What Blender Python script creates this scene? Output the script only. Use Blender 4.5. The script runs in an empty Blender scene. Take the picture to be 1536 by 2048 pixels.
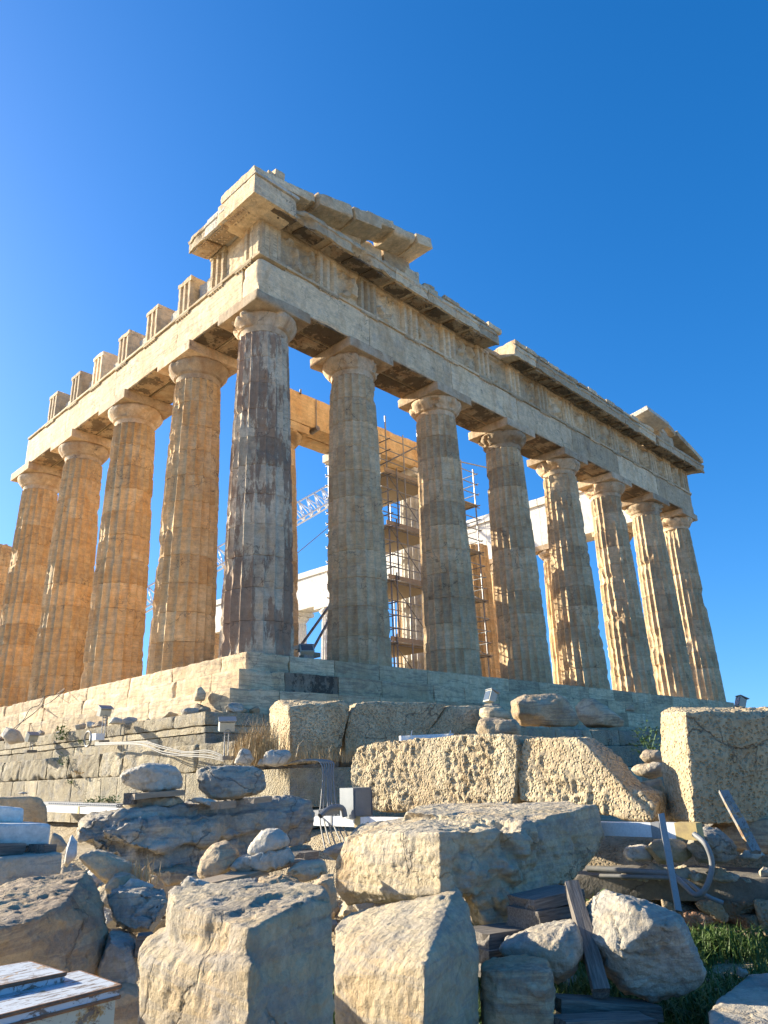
import bpy, bmesh, math, random
import numpy as np
from mathutils import Vector, Matrix
R = math.radians
random.seed(7)
rng = np.random.RandomState(7)

# ------------------------------------------------------------------ camera, sky, sun
scene = bpy.context.scene
col = scene.collection
CAM = np.array([-10.399, -14.6546, -2.856])
YAW, PITCH, ROLL, FPX = 0.763983, 0.340541, -0.0363514, 1472.2176
_f = np.array([math.cos(YAW)*math.cos(PITCH), math.sin(YAW)*math.cos(PITCH), math.sin(PITCH)])
_r = np.array([math.sin(YAW), -math.cos(YAW), 0.0]); _u = np.cross(_r, _f)
_rt = math.cos(ROLL)*_r + math.sin(ROLL)*_u; _up = math.cos(ROLL)*_u - math.sin(ROLL)*_r
cam_d = bpy.data.cameras.new('camera'); cam = bpy.data.objects.new('camera', cam_d); col.objects.link(cam)
cam.matrix_world = Matrix(((_rt[0], _up[0], -_f[0], CAM[0]), (_rt[1], _up[1], -_f[1], CAM[1]), (_rt[2], _up[2], -_f[2], CAM[2]), (0, 0, 0, 1)))
cam_d.sensor_fit = 'VERTICAL'; cam_d.sensor_height = 24.0; cam_d.lens = FPX/2048*24.0
cam_d.clip_start = 0.05; cam_d.clip_end = 6000
scene.camera = cam

SUN_AZ, SUN_EL = 112.0, 21.0        # azimuth counter-clockwise from +x
w = bpy.data.worlds.new('World'); scene.world = w; w.use_nodes = True
nt = w.node_tree; bg = nt.nodes['Background']
sky = nt.nodes.new('ShaderNodeTexSky'); sky.sky_type = 'NISHITA'; sky.sun_disc = False
sky.sun_elevation = R(SUN_EL); sky.sun_rotation = R(90-SUN_AZ)
sky.altitude = 150; sky.air_density = 1.0; sky.dust_density = 1.0; sky.ozone_density = 4.0
tc = nt.nodes.new('ShaderNodeTexCoord'); ma = nt.nodes.new('ShaderNodeVectorMath'); ma.operation = 'MULTIPLY_ADD'; nm = nt.nodes.new('ShaderNodeVectorMath'); nm.operation = 'NORMALIZE'
ma.inputs[1].default_value = (1, 1, .92); ma.inputs[2].default_value = (0, 0, .11)      # a clear, dry horizon: less glow low down
nt.links.new(tc.outputs['Generated'], ma.inputs[0]); nt.links.new(ma.outputs[0], nm.inputs[0]); nt.links.new(nm.outputs[0], sky.inputs['Vector'])
hs = nt.nodes.new('ShaderNodeHueSaturation'); hs.inputs['Saturation'].default_value = 1.3; hs.inputs['Value'].default_value = 1.0; hs.inputs['Hue'].default_value = 0.504
nt.links.new(sky.outputs[0], hs.inputs['Color']); nt.links.new(hs.outputs[0], bg.inputs['Color'])
bg.inputs['Strength'].default_value = 0.1
sl = bpy.data.lights.new('sun', 'SUN'); sl.energy = 4.2; sl.angle = R(0.5); sl.color = (1.0, 0.90, 0.72)
so = bpy.data.objects.new('sun', sl); col.objects.link(so)
sd = Vector((math.cos(R(SUN_AZ))*math.cos(R(SUN_EL)), math.sin(R(SUN_AZ))*math.cos(R(SUN_EL)), math.sin(R(SUN_EL))))
so.rotation_euler = sd.to_track_quat('Z', 'Y').to_euler()
scene.view_settings.view_transform = 'Standard'; scene.view_settings.look = 'None'
scene.view_settings.exposure = 1.55; scene.view_settings.gamma = 1.0

def ray(px, py):
    d = _f + _rt*(px-768)/FPX + _up*(1024-py)/FPX
    return d
def at(px, py, D):                  # point seen at a pixel of the photograph, D metres away horizontally
    d = ray(px, py); return CAM + d*D/math.hypot(d[0], d[1])

# ------------------------------------------------------------------ numpy noise
_p = rng.permutation(256); _p = np.concatenate([_p, _p, _p])
_g = rng.normal(size=(256, 3)); _g /= np.linalg.norm(_g, axis=1)[:, None]
def pn(P):
    P = np.asarray(P, float); I = np.floor(P).astype(int); F = P-I; I &= 255
    U = F*F*F*(F*(F*6-15)+10); out = 0
    for dx in (0, 1):
        wx = U[:, 0] if dx else 1-U[:, 0]
        for dy in (0, 1):
            wy = U[:, 1] if dy else 1-U[:, 1]
            for dz in (0, 1):
                wz = U[:, 2] if dz else 1-U[:, 2]
                h = _p[_p[_p[(I[:, 0]+dx) & 255]+((I[:, 1]+dy) & 255)]+((I[:, 2]+dz) & 255)]
                out = out + wx*wy*wz*(_g[h]*(F-np.array([dx, dy, dz]))).sum(1)
    return out*1.5
def fbm(P, o=3, l=2.1, g=.5):
    a = 1; s = 0; P = np.asarray(P, float)
    for k in range(o): s = s+a*pn(P+17.3*k); P = P*l; a *= g
    return s
def sstep(x, a, b):
    t = np.clip((x-a)/(b-a), 0, 1); return t*t*(3-2*t)

# ------------------------------------------------------------------ materials
def mk(name):
    m = bpy.data.materials.new(name); m.use_nodes = True
    return m, m.node_tree, m.node_tree.nodes['Principled BSDF']
class NT:
    def __init__(s, t): s.t = t
    def n(s, typ, **k):
        o = s.t.nodes.new(typ)
        for a, b in k.items():
            if a.startswith('i_'): o.inputs[a[2:].replace('_', ' ')].default_value = b
            else: setattr(o, a, b)
        return o
    def l(s, a, b): s.t.links.new(a, b)
    def noise(s, vec, scale, detail=5, rough=.55, dist=0):
        o = s.n('ShaderNodeTexNoise'); o.inputs['Scale'].default_value = scale; o.inputs['Detail'].default_value = detail
        o.inputs['Roughness'].default_value = rough; o.inputs['Distortion'].default_value = dist
        s.l(vec, o.inputs['Vector']); return o.outputs['Fac']
    def ramp(s, fac, a, b, ca=(0, 0, 0, 1), cb=(1, 1, 1, 1)):
        o = s.n('ShaderNodeValToRGB'); e = o.color_ramp.elements
        e[0].position = a; e[1].position = b; e[0].color = ca; e[1].color = cb
        s.l(fac, o.inputs['Fac']); return o.outputs['Color']
    def mix(s, fac, a, b, mode='MIX'):
        o = s.n('ShaderNodeMix'); o.data_type = 'RGBA'; o.blend_type = mode
        for sock, v in ((o.inputs[0], fac), (o.inputs[6], a), (o.inputs[7], b)):
            if hasattr(v, 'is_linked'): s.l(v, sock)
            elif isinstance(v, (int, float)): sock.default_value = v
            else: sock.default_value = (*v, 1) if len(v) == 3 else v
        return o.outputs[2]
    def mul(s, a, b, op='MULTIPLY'):
        o = s.n('ShaderNodeMath'); o.operation = op
        for i, v in enumerate((a, b)):
            if hasattr(v, 'is_linked'): s.l(v, o.inputs[i])
            else: o.inputs[i].default_value = v
        return o.outputs[0]
    def vmap(s, vec, sc):
        o = s.n('ShaderNodeMapping'); o.inputs['Scale'].default_value = sc; s.l(vec, o.inputs['Vector']); return o.outputs[0]

def stone(name, base, alt, patina, crack=.6, pat=.5, stain=(.06, .05, .04), st=.3, streak=0.25, vein=.3, veincol=(.25, .22, .2), pit=0.0, bump=.5, sc=1.0, tone=.35, grey=0, rough=.85):
    m, t, b = mk(name); N = NT(t)
    geo = N.n('ShaderNodeNewGeometry'); P = geo.outputs['Position']
    att = N.n('ShaderNodeAttribute', attribute_name='tone'); tn = att.outputs['Fac']
    # each block of stone has its own piece of the pattern
    off = N.n('ShaderNodeVectorMath', operation='ADD'); N.l(P, off.inputs[0])
    cmb = N.n('ShaderNodeCombineXYZ'); tv = N.mul(tn, 37.0)
    N.l(tv, cmb.inputs[0]); N.l(tv, cmb.inputs[2]); N.l(cmb.outputs[0], off.inputs[1]); Q = off.outputs[0]
    c = N.mix(N.ramp(N.noise(Q, 1.1*sc, 6, .6, .4), .38, .62), base, alt)
    # warm patina in patches and streaks
    pv = N.noise(N.vmap(Q, (1, 1, .35)), 1.7*sc, 8, .62, .6)
    c = N.mix(N.ramp(pv, .62-.34*pat, .78-.2*pat), c, patina)
    # bedding veins of the marble
    if vein > 0:
        vv = N.noise(N.vmap(Q, (.35, .35, 3.6)), 2.6*sc, 7, .6, 1.3)
        c = N.mix(N.mul(N.ramp(vv, .5, .56), N.mul(N.ramp(vv, .58, .66, (1, 1, 1, 1), (0, 0, 0, 1)), vein)), c, veincol)
    fine = N.noise(P, 38, 6, .7)
    c = N.mix(.55, c, N.ramp(fine, .25, .75, (.62, .6, .56, 1), (1.25, 1.22, 1.18, 1)), 'MULTIPLY')
    if grey > 0:
        gv = N.noise(Q, 3.1*sc, 9, .7, .3)
        c = N.mix(N.mul(N.ramp(gv, .5, .62), grey), c, (.30, .295, .28))
    if st > 0:
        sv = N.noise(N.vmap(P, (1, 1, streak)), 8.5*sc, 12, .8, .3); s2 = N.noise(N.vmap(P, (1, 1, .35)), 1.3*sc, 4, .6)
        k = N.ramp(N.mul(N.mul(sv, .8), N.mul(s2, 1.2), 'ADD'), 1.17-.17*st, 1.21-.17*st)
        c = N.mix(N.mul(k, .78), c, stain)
    dn = N.n('ShaderNodeTexNoise'); dn.inputs['Scale'].default_value = 2.2; dn.inputs['Detail'].default_value = 6; N.l(Q, dn.inputs['Vector'])
    vm = N.n('ShaderNodeVectorMath', operation='MULTIPLY_ADD'); N.l(dn.outputs['Color'], vm.inputs[0]); vm.inputs[1].default_value = (.9, .9, .9); N.l(Q, vm.inputs[2])
    vc = N.n('ShaderNodeTexVoronoi', feature='DISTANCE_TO_EDGE'); vc.inputs['Scale'].default_value = 1.15*sc; N.l(vm.outputs[0], vc.inputs['Vector'])
    ck = N.mul(N.ramp(vc.outputs['Distance'], .004, .016, (1, 1, 1, 1), (0, 0, 0, 1)), N.ramp(N.noise(Q, .9*sc, 2), .5, .58))
    c = N.mix(N.mul(ck, crack), c, (.10, .08, .06))
    mo = N.noise(Q, 5.5*sc, 10, .75, .2); c = N.mix(.5, c, N.ramp(mo, .3, .7, (.45, .43, .40, 1), (1.4, 1.38, 1.34, 1)), 'MULTIPLY')
    tm = N.ramp(tn, 0, 1, (1-tone, 1-tone, 1-tone, 1), (1+tone*.5, 1+tone*.5, 1+tone*.5, 1))
    c = N.mix(1.0, c, tm, 'MULTIPLY')
    N.l(c, b.inputs['Base Color']); b.inputs['Roughness'].default_value = rough
    b.inputs['Specular IOR Level'].default_value = .25
    h = N.mul(N.noise(P, 9, 10, .65), 1.0)
    h = N.mul(h, N.mul(fine, .25), 'ADD')
    h = N.mul(h, N.mul(ck, -.6*crack), 'ADD')
    if pit > 0:
        vo = N.n('ShaderNodeTexVoronoi'); vo.inputs['Scale'].default_value = 30; N.l(P, vo.inputs['Vector'])
        h = N.mul(h, N.mul(N.ramp(vo.outputs['Distance'], .05, .5), pit), 'ADD')
    bp = N.n('ShaderNodeBump'); bp.inputs['Strength'].default_value = bump; bp.inputs['Distance'].default_value = .045
    N.l(h, bp.inputs['Height']); N.l(bp.outputs[0], b.inputs['Normal'])
    return m
def plain(name, c, rough=.6, metal=0, spot=None, sc=8, lo=.5, hi=.6, bump=.0):
    m, t, b = mk(name); N = NT(t); b.inputs['Roughness'].default_value = rough; b.inputs['Metallic'].default_value = metal
    P = N.n('ShaderNodeNewGeometry').outputs['Position']
    v = N.noise(P, sc, 8, .65); f = N.noise(P, 60, 4, .6)
    cc = N.mix(.5, c, N.ramp(f, .3, .7, (.75, .75, .75, 1), (1.15, 1.15, 1.15, 1)), 'MULTIPLY')
    if spot: cc = N.mix(N.ramp(v, lo, hi), cc, spot)
    N.l(cc, b.inputs['Base Color'])
    if bump:
        bp = N.n('ShaderNodeBump'); bp.inputs['Strength'].default_value = bump; bp.inputs['Distance'].default_value = .01
        N.l(v, bp.inputs['Height']); N.l(bp.outputs[0], b.inputs['Normal'])
    return m
def wood(name, a, bcol, ax=(1, 1, 9)):
    m, t, b = mk(name); N = NT(t); P = N.n('ShaderNodeTexCoord').outputs['Object']
    v = N.noise(N.vmap(P, (1, 14, 14)), 5, 8, .7, .3); c = N.mix(N.ramp(v, .35, .65), a, bcol)
    N.l(c, b.inputs['Base Color']); b.inputs['Roughness'].default_value = .8
    bp = N.n('ShaderNodeBump'); bp.inputs['Strength'].default_value = .6; bp.inputs['Distance'].default_value = .01
    N.l(v, bp.inputs['Height']); N.l(bp.outputs[0], b.inputs['Normal']); return m

M = {}
M['ent'] = stone('entablature_marble', (.86, .68, .44), (.77, .59, .36), (.62, .43, .24), pat=.35, st=.5, vein=.2, grey=.3)
M['fcol'] = stone('front_column_marble', (.82, .62, .38), (.70, .51, .29), (.56, .37, .20), pat=.45, stain=(.30, .20, .13), st=.988, streak=.3, vein=.25, grey=.15, tone=.22)
M['ccol'] = stone('corner_column_marble', (.78, .64, .45), (.68, .54, .37), (.52, .36, .23), pat=.3, stain=(.31, .19, .12), st=1.006, streak=.22, vein=.2, grey=.3, tone=.2)
M['scol'] = stone('flank_column_marble', (.80, .60, .34), (.72, .50, .255), (.66, .40, .17), pat=.62, stain=(.36, .21, .11), st=.6, streak=.3, vein=.25, tone=.14)
M['cap'] = stone('capital_marble', (.76, .60, .41), (.64, .49, .32), (.54, .36, .21), pat=.5, stain=(.17, .125, .08), st=.99, streak=.5, vein=0, grey=.2)
M['step'] = stone('step_marble', (.74, .61, .40), (.66, .52, .32), (.62, .44, .25), pat=.5, st=.3, vein=.6, veincol=(.30, .24, .18), tone=.3)
M['new'] = stone('new_white_marble', (.80, .78, .72), (.74, .71, .64), (.62, .52, .38), pat=.1, st=0, vein=.25, veincol=(.6, .58, .54), tone=.12, bump=.12)
M['ora'] = stone('inner_orange_marble', (.74, .56, .33), (.68, .48, .26), (.64, .40, .19), pat=.5, stain=(.25, .13, .06), st=.3, vein=.2, tone=.14)
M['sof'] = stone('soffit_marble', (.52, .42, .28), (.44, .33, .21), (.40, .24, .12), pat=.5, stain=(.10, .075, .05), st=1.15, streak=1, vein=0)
M['por'] = stone('foundation_limestone', (.52, .45, .31), (.42, .36, .24), (.42, .33, .20), pat=.3, stain=(.12, .115, .10), st=.6, streak=.5, vein=.1, pit=.5, bump=.8, grey=.5)
M['rock'] = stone('fallen_marble', (.66, .55, .37), (.55, .45, .29), (.54, .39, .22), pat=.35, stain=(.20, .17, .14), st=.4, streak=.6, vein=.5, veincol=(.36, .33, .29), grey=.45, bump=1.0, crack=.4, tone=.15)
M['rockg'] = stone('grey_marble', (.58, .52, .41), (.46, .41, .32), (.50, .39, .25), pat=.25, stain=(.16, .15, .14), st=.4, streak=.6, vein=.5, veincol=(.24, .235, .23), grey=.5, bump=1.0, crack=.4, tone=.12)
M['rockb'] = stone('warm_marble', (.64, .51, .34), (.54, .42, .27), (.52, .36, .20), pat=.5, stain=(.17, .13, .10), st=.35, streak=.4, vein=.7, veincol=(.33, .26, .2), grey=.15, bump=1.0, crack=.4, tone=.12)
M['rockw'] = stone('pale_marble', (.70, .65, .55), (.63, .57, .46), (.58, .45, .31), pat=.2, st=.15, vein=.3, veincol=(.45, .42, .37), grey=.2, bump=1.0, crack=.4, tone=.12)
M['cap2'] = stone('blackened_step_marble', (.42, .34, .24), (.30, .24, .17), (.3, .2, .12), pat=.4, stain=(.06, .05, .04), st=1.12, streak=.7, vein=.2)
M['carv'] = stone('pitted_limestone', (.68, .56, .36), (.60, .47, .29), (.56, .39, .21), pat=.3, stain=(.24, .17, .11), st=.35, streak=.9, vein=0, pit=.8, bump=.9, grey=.12, tone=.1)
M['rub'] = stone('rubble_stone', (.52, .43, .29), (.42, .33, .22), (.42, .22, .14), pat=.45, stain=(.12, .1, .08), st=.3, vein=.1, pit=.5, bump=.9, grey=.3, tone=.4)
M['conc'] = stone('weathered_concrete', (.36, .33, .28), (.30, .275, .235), (.3, .25, .19), pat=.2, stain=(.08, .075, .07), st=.6, vein=0, bump=.5)
M['dirt'] = stone('dirt', (.54, .44, .29), (.60, .50, .34), (.44, .34, .20), pat=.4, st=.2, vein=0, bump=1, pit=.6, sc=2)
M['steel'] = plain('scaffold_steel', (.22, .22, .22), .45, .6, (.12, .08, .05), 6, .5, .7)
M['white'] = plain('white_paint', (.78, .79, .77), .4, 0, (.6, .58, .52), 3, .62, .75)
M['tray'] = plain('galvanised', (.30, .30, .29), .5, .1)
M['yel'] = plain('yellow_plastic', (.52, .38, .15), .6, 0, (.36, .26, .12), 9, .45, .65)
M['pvc'] = plain('grey_pvc', (.22, .22, .21), .6, 0, (.30, .27, .22), 9, .5, .7)
M['boxg'] = plain('grey_cabinet_paint', (.20, .215, .22), .45, .1, (.26, .27, .27), 2, .4, .7)
M['boxd'] = plain('dark_cabinet_trim', (.085, .10, .13), .5)
M['lampg'] = plain('lamp_housing', (.46, .45, .36), .5)
M['glass'] = plain('lamp_glass', (.10, .12, .13), .12)
M['cable'] = plain('pale_conduit', (.24, .23, .20), .6, 0, (.32, .29, .23), 5, .5, .7)
M['black'] = plain('black_cable', (.03, .03, .03), .5)
M['wood'] = wood('old_grey_timber', (.24, .205, .165), (.07, .06, .05))
M['woodl'] = wood('weathered_plank', (.40, .31, .21), (.27, .20, .13))
M['deck'] = wood('scaffold_board', (.40, .34, .25), (.28, .22, .15))
M['rust'] = plain('rusty_steel', (.17, .09, .05), .8, 0, (.30, .14, .06), 14, .45, .6, .4)
def painted_rust(name, base, r=.58):
    m, t, b = mk(name); N = NT(t); P = N.n('ShaderNodeNewGeometry').outputs['Position']
    v = N.noise(P, 9, 9, .72, .2); v2 = N.noise(N.vmap(P, (3, 3, .7)), 5, 6, .6)
    c = N.mix(N.ramp(v, r, r+.05), base, (.42, .24, .07)); c = N.mix(N.ramp(v, r+.05, r+.1), c, (.13, .07, .045))
    s = N.noise(N.vmap(P, (2, 9, 3)), 7, 9, .75, .6); c = N.mix(N.ramp(s, .52, .56), c, (.17, .13, .10))
    N.l(c, b.inputs['Base Color']); b.inputs['Roughness'].default_value = .5
    bp = N.n('ShaderNodeBump'); bp.inputs['Strength'].default_value = .3; bp.inputs['Distance'].default_value = .004
    N.l(v, bp.inputs['Height']); N.l(bp.outputs[0], b.inputs['Normal']); return m
M['lid'] = painted_rust('scratched_white_paint', (.50, .54, .56), .57)
M['boxc'] = painted_rust('rusting_cream_paint', (.50, .48, .36), .53)
M['boxp'] = painted_rust('chipped_post_paint', (.26, .25, .22), .5)
M['zinc'] = plain('zinc_sheet', (.28, .29, .27), .6)
def leafmat(name, a, b2):
    m, t, b = mk(name); N = NT(t); P = N.n('ShaderNodeNewGeometry').outputs['Position']
    N.l(N.mix(N.ramp(N.noise(P, 14, 3, .5), .35, .65), a, b2), b.inputs['Base Color']); b.inputs['Roughness'].default_value = .6
    b.inputs['Subsurface Weight'].default_value = 0
    return m
M['grass'] = leafmat('grass_green', (.10, .17, .03), (.05, .10, .018))
M['leaf'] = leafmat('weed_leaf', (.12, .19, .045), (.07, .12, .03))
M['dry'] = leafmat('dry_grass', (.52, .38, .18), (.38, .26, .12))

# ------------------------------------------------------------------ mesh helpers
class MB:
    """collects vertices / faces of ONE mesh; 'tone' is a per-block brightness value"""
    def __init__(s): s.V = []; s.F = []; s.T = []; s.n = 0; s.MI = []
    def add(s, V, F, tone=.5, mi=0):
        V = np.asarray(V, float); F = [tuple(f) for f in (np.asarray(F)+s.n).tolist()] if not isinstance(F, list) else [tuple(i+s.n for i in f) for f in F]
        s.V.append(V); s.F += F; s.T.append(np.full(len(V), tone) if np.isscalar(tone) else tone); s.MI += [mi]*len(F); s.n += len(V)
    def obj(s, name, mat, parent=None, smooth=False, loc=None, angle=None):
        V = np.concatenate(s.V); base = np.array(loc if loc is not None else (0, 0, 0), float)
        pw = np.array(parent['_w']) if parent is not None else np.zeros(3)
        if parent is not None: base = pw
        me = bpy.data.meshes.new(name); me.from_pydata((V-base).tolist(), [], s.F)
        for mm in (mat if isinstance(mat, (list, tuple)) else [mat]): me.materials.append(mm)
        if any(s.MI): me.polygons.foreach_set('material_index', s.MI)
        a = me.attributes.new('tone', 'FLOAT', 'POINT'); a.data.foreach_set('value', np.concatenate(s.T).astype(np.float32))
        if smooth:
            me.polygons.foreach_set('use_smooth', [True]*len(me.polygons))
            if angle: 
                bm = bmesh.new(); bm.from_mesh(me)
                for e in bm.edges:
                    if len(e.link_faces) == 2 and e.calc_face_angle(0) > angle: e.smooth = False
                bm.to_mesh(me); bm.free()
        me.update()
        o = bpy.data.objects.new(name, me); col.objects.link(o)
        if parent is not None: o.parent = parent
        else: o.location = base
        o['_w'] = [float(x) for x in base]
        return o
def tag(o, label=None, cat=None, group=None, kind=None):
    if label: o['label'] = label
    if cat: o['category'] = cat
    if group: o['group'] = group
    if kind: o['kind'] = kind
    return o
def thing(name, label, cat, loc, group=None):
    o = bpy.data.objects.new(name, None); col.objects.link(o); o.location = loc; o['_w'] = [float(v) for v in loc]
    o.empty_display_size = .2
    return tag(o, label, cat, group)

def boxgrid(sz, res):
    """grid-subdivided box centred on 0, shared vertices"""
    n = [max(1, int(math.ceil(s/res))) for s in sz]
    idx = {}; V = []; F = []
    def vid(i, j, k):
        key = (i, j, k)
        if key not in idx:
            idx[key] = len(V); V.append(((i/n[0]-.5)*sz[0], (j/n[1]-.5)*sz[1], (k/n[2]-.5)*sz[2]))
        return idx[key]
    for k in (0, n[2]):
        for i in range(n[0]):
            for j in range(n[1]):
                q = [vid(i, j, k), vid(i+1, j, k), vid(i+1, j+1, k), vid(i, j+1, k)]; F.append(q if k else q[::-1])
    for j in (0, n[1]):
        for i in range(n[0]):
            for k in range(n[2]):
                q = [vid(i, j, k), vid(i+1, j, k), vid(i+1, j, k+1), vid(i, j, k+1)]; F.append(q[::-1] if j else q)
    for i in (0, n[0]):
        for j in range(n[1]):
            for k in range(n[2]):
                q = [vid(i, j, k), vid(i, j+1, k), vid(i, j+1, k+1), vid(i, j, k+1)]; F.append(q if i else q[::-1])
    return np.array(V), F
def eblock(mb, x0, x1, y0, y1, z0, z1, res=.12, chip=.05, rough=.006, tone=None, rot=None, seed=None, mi=0, big=0):
    """a weathered ashlar: irregularly chipped arrises and slightly uneven faces"""
    sz = np.array([x1-x0, y1-y0, z1-z0]); c = np.array([(x0+x1)/2, (y0+y1)/2, (z0+z1)/2])
    V, F = boxgrid(sz, res); h = sz/2; s = rng.rand(3)*50 if seed is None else np.array([seed*7.1, seed*3.3, seed])
    W = V+c+s
    nz = fbm(W*2.3, 3); r = np.clip(chip*(.12+1.9*np.clip(nz+.05, 0, 1)**1.5+ .25*np.abs(pn(W*9))), .002, None)
    if big: r = r+big*sstep(pn(W*.8+5), .15, .5)
    r = np.minimum(r, h.min()*.95)[:, None]
    q = np.clip(V, -(h-r), h-r); d = V-q; L = np.linalg.norm(d, axis=1)[:, None]
    V = np.where(L > r, q+d/np.maximum(L, 1e-9)*r, V)
    nrm = V/h; nrm = np.sign(nrm)*np.clip((np.abs(nrm)-.9)*10, 0, 1)
    V = V-nrm*(rough*np.clip(fbm(W*5, 3)+.3, 0, 2))[:, None]
    if rot is not None: V = V@np.array(rot).T
    mb.add(V+c, F, rng.rand() if tone is None else tone, mi)
def rotm(ax, deg): return np.array(Matrix.Rotation(R(deg), 3, ax))
def cyl(mb, p, q, r, n=8, tone=.5, r2=None, mi=0):
    p = np.array(p, float); q = np.array(q, float); d = q-p; L = np.linalg.norm(d); d /= L
    a = np.cross(d, (0, 0, 1) if abs(d[2]) < .9 else (1, 0, 0)); a /= np.linalg.norm(a); b = np.cross(d, a)
    r2 = r if r2 is None else r2
    t = np.arange(n)/n*2*math.pi; ring = np.cos(t)[:, None]*a+np.sin(t)[:, None]*b
    V = np.concatenate([p+ring*r, q+ring*r2]); F = [(i, (i+1) % n, n+(i+1) % n, n+i) for i in range(n)]+[tuple(range(n))[::-1], tuple(range(n, 2*n))]
    mb.add(V, F, tone, mi)
def tube(mb, pts, r, n=8, sub=6, mi=0, rib=0):
    P = [Vector(p) for p in pts]; C = []
    for i in range(len(P)-1):
        a = P[max(i-1, 0)]; b = P[i]; c = P[i+1]; d = P[min(i+2, len(P)-1)]
        for k in range(sub):
            t = k/sub; C.append(.5*((2*b)+(-a+c)*t+(2*a-5*b+4*c-d)*t*t+(-a+3*b-3*c+d)*t**3))
    C.append(P[-1]); V = []; F = []; up = Vector((0, 0, 1)); prev = None
    for i, c in enumerate(C):
        d = (C[min(i+1, len(C)-1)]-C[max(i-1, 0)]).normalized()
        a = d.cross(up) if prev is None else prev-d*prev.dot(d)
        if a.length < 1e-3: a = d.cross(Vector((1, 0, 0)))
        a.normalize(); prev = a; b = d.cross(a); rr = r*(1+rib*(i % 2))
        for k in range(n):
            t = k/n*2*math.pi; V.append(c+a*math.cos(t)*rr+b*math.sin(t)*rr)
    for i in range(len(C)-1):
        for k in range(n): F.append((i*n+k, i*n+(k+1) % n, (i+1)*n+(k+1) % n, (i+1)*n+k))
    mb.add(np.array(V), F, .5, mi)
class Parts:
    """like MB, but every block added becomes a part object of its own"""
    def __init__(s, name, mat, par, ang=35): s.a = (name, mat, par, ang)
    def add(s, V, F, tone=.5, mi=0):
        m = MB(); m.add(V, F, tone); m.obj(s.a[0], s.a[1], s.a[2], smooth=True, angle=R(s.a[3]))
def prism(mb, pts, y0, y1, axis='y', tone=None, mi=0):
    """polygon (a,b) extruded along an axis: 'y' -> (a,Y,b); 'x' -> (X,a,b); 'z' -> (a,b,Z)"""
    n = len(pts); f = {'y': lambda a, b, c: (a, c, b), 'x': lambda a, b, c: (c, a, b), 'z': lambda a, b, c: (a, b, c)}[axis]
    V = [f(a, b, y0) for a, b in pts]+[f(a, b, y1) for a, b in pts]
    F = [(i, (i+1) % n, n+(i+1) % n, n+i) for i in range(n)]+[tuple(range(n))[::-1], tuple(range(n, 2*n))]
    mb.add(np.array(V), F, rng.rand() if tone is None else tone, mi)

# ------------------------------------------------------------------ ground
def ground_h(x, y):
    """low ground in front, a terrace behind the rubble wall and along the foundation"""
    sd = (x+3.31)*.953+(y+10.24)*.304                        # distance behind the wall line
    a = sstep(sd, .3, .55)
    b = sstep(x, -3.4, -3.15)*sstep(y, -10.9, -10.3)
    t = np.maximum(a*sstep(y, -26, -18), b)
    return -4.42+.08*sstep(sd, -2, 0)+.42*t+.3*sstep(x, -3.0, -2.75)*sstep(sd, .6, 1.2)*sstep(y, -26, -18)
gx = np.concatenate([np.linspace(-2500, -40, 14), np.linspace(-30, 40, 150), np.linspace(60, 2500, 14)])
gy = np.concatenate([np.linspace(-2500, -40, 14), np.linspace(-30, 20, 150), np.linspace(60, 2500, 16)])
X, Y = np.meshgrid(gx, gy, indexing='ij'); Pg = np.stack([X.ravel(), Y.ravel(), np.zeros(X.size)], 1)
Pg[:, 2] = ground_h(Pg[:, 0], Pg[:, 1])+.06*fbm(Pg*.8, 4)*(np.hypot(Pg[:, 0], Pg[:, 1]) < 60)
ni, nj = X.shape; idx = np.arange(ni*nj).reshape(ni, nj)
Fg = np.stack([idx[:-1, :-1].ravel(), idx[1:, :-1].ravel(), idx[1:, 1:].ravel(), idx[:-1, 1:].ravel()], 1)
mb = MB(); mb.add(Pg, Fg); g = mb.obj('ground', M['dirt'], smooth=True); tag(g, kind='structure')

# ------------------------------------------------------------------ the temple
T = thing('ruined_temple', 'ruined Doric marble temple of fluted columns carrying a broken entablature on a stepped platform', 'temple', (15, 0, -1.6))
ZC, ZA, ZF, ZG = 10.43, 11.78, 13.13, 13.62
FX = [1.02, 4.70, 9.00, 13.29, 17.59, 21.88, 26.18, 29.86]
FY = [1.02, 4.70, 8.99, 13.28, 17.57]

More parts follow.
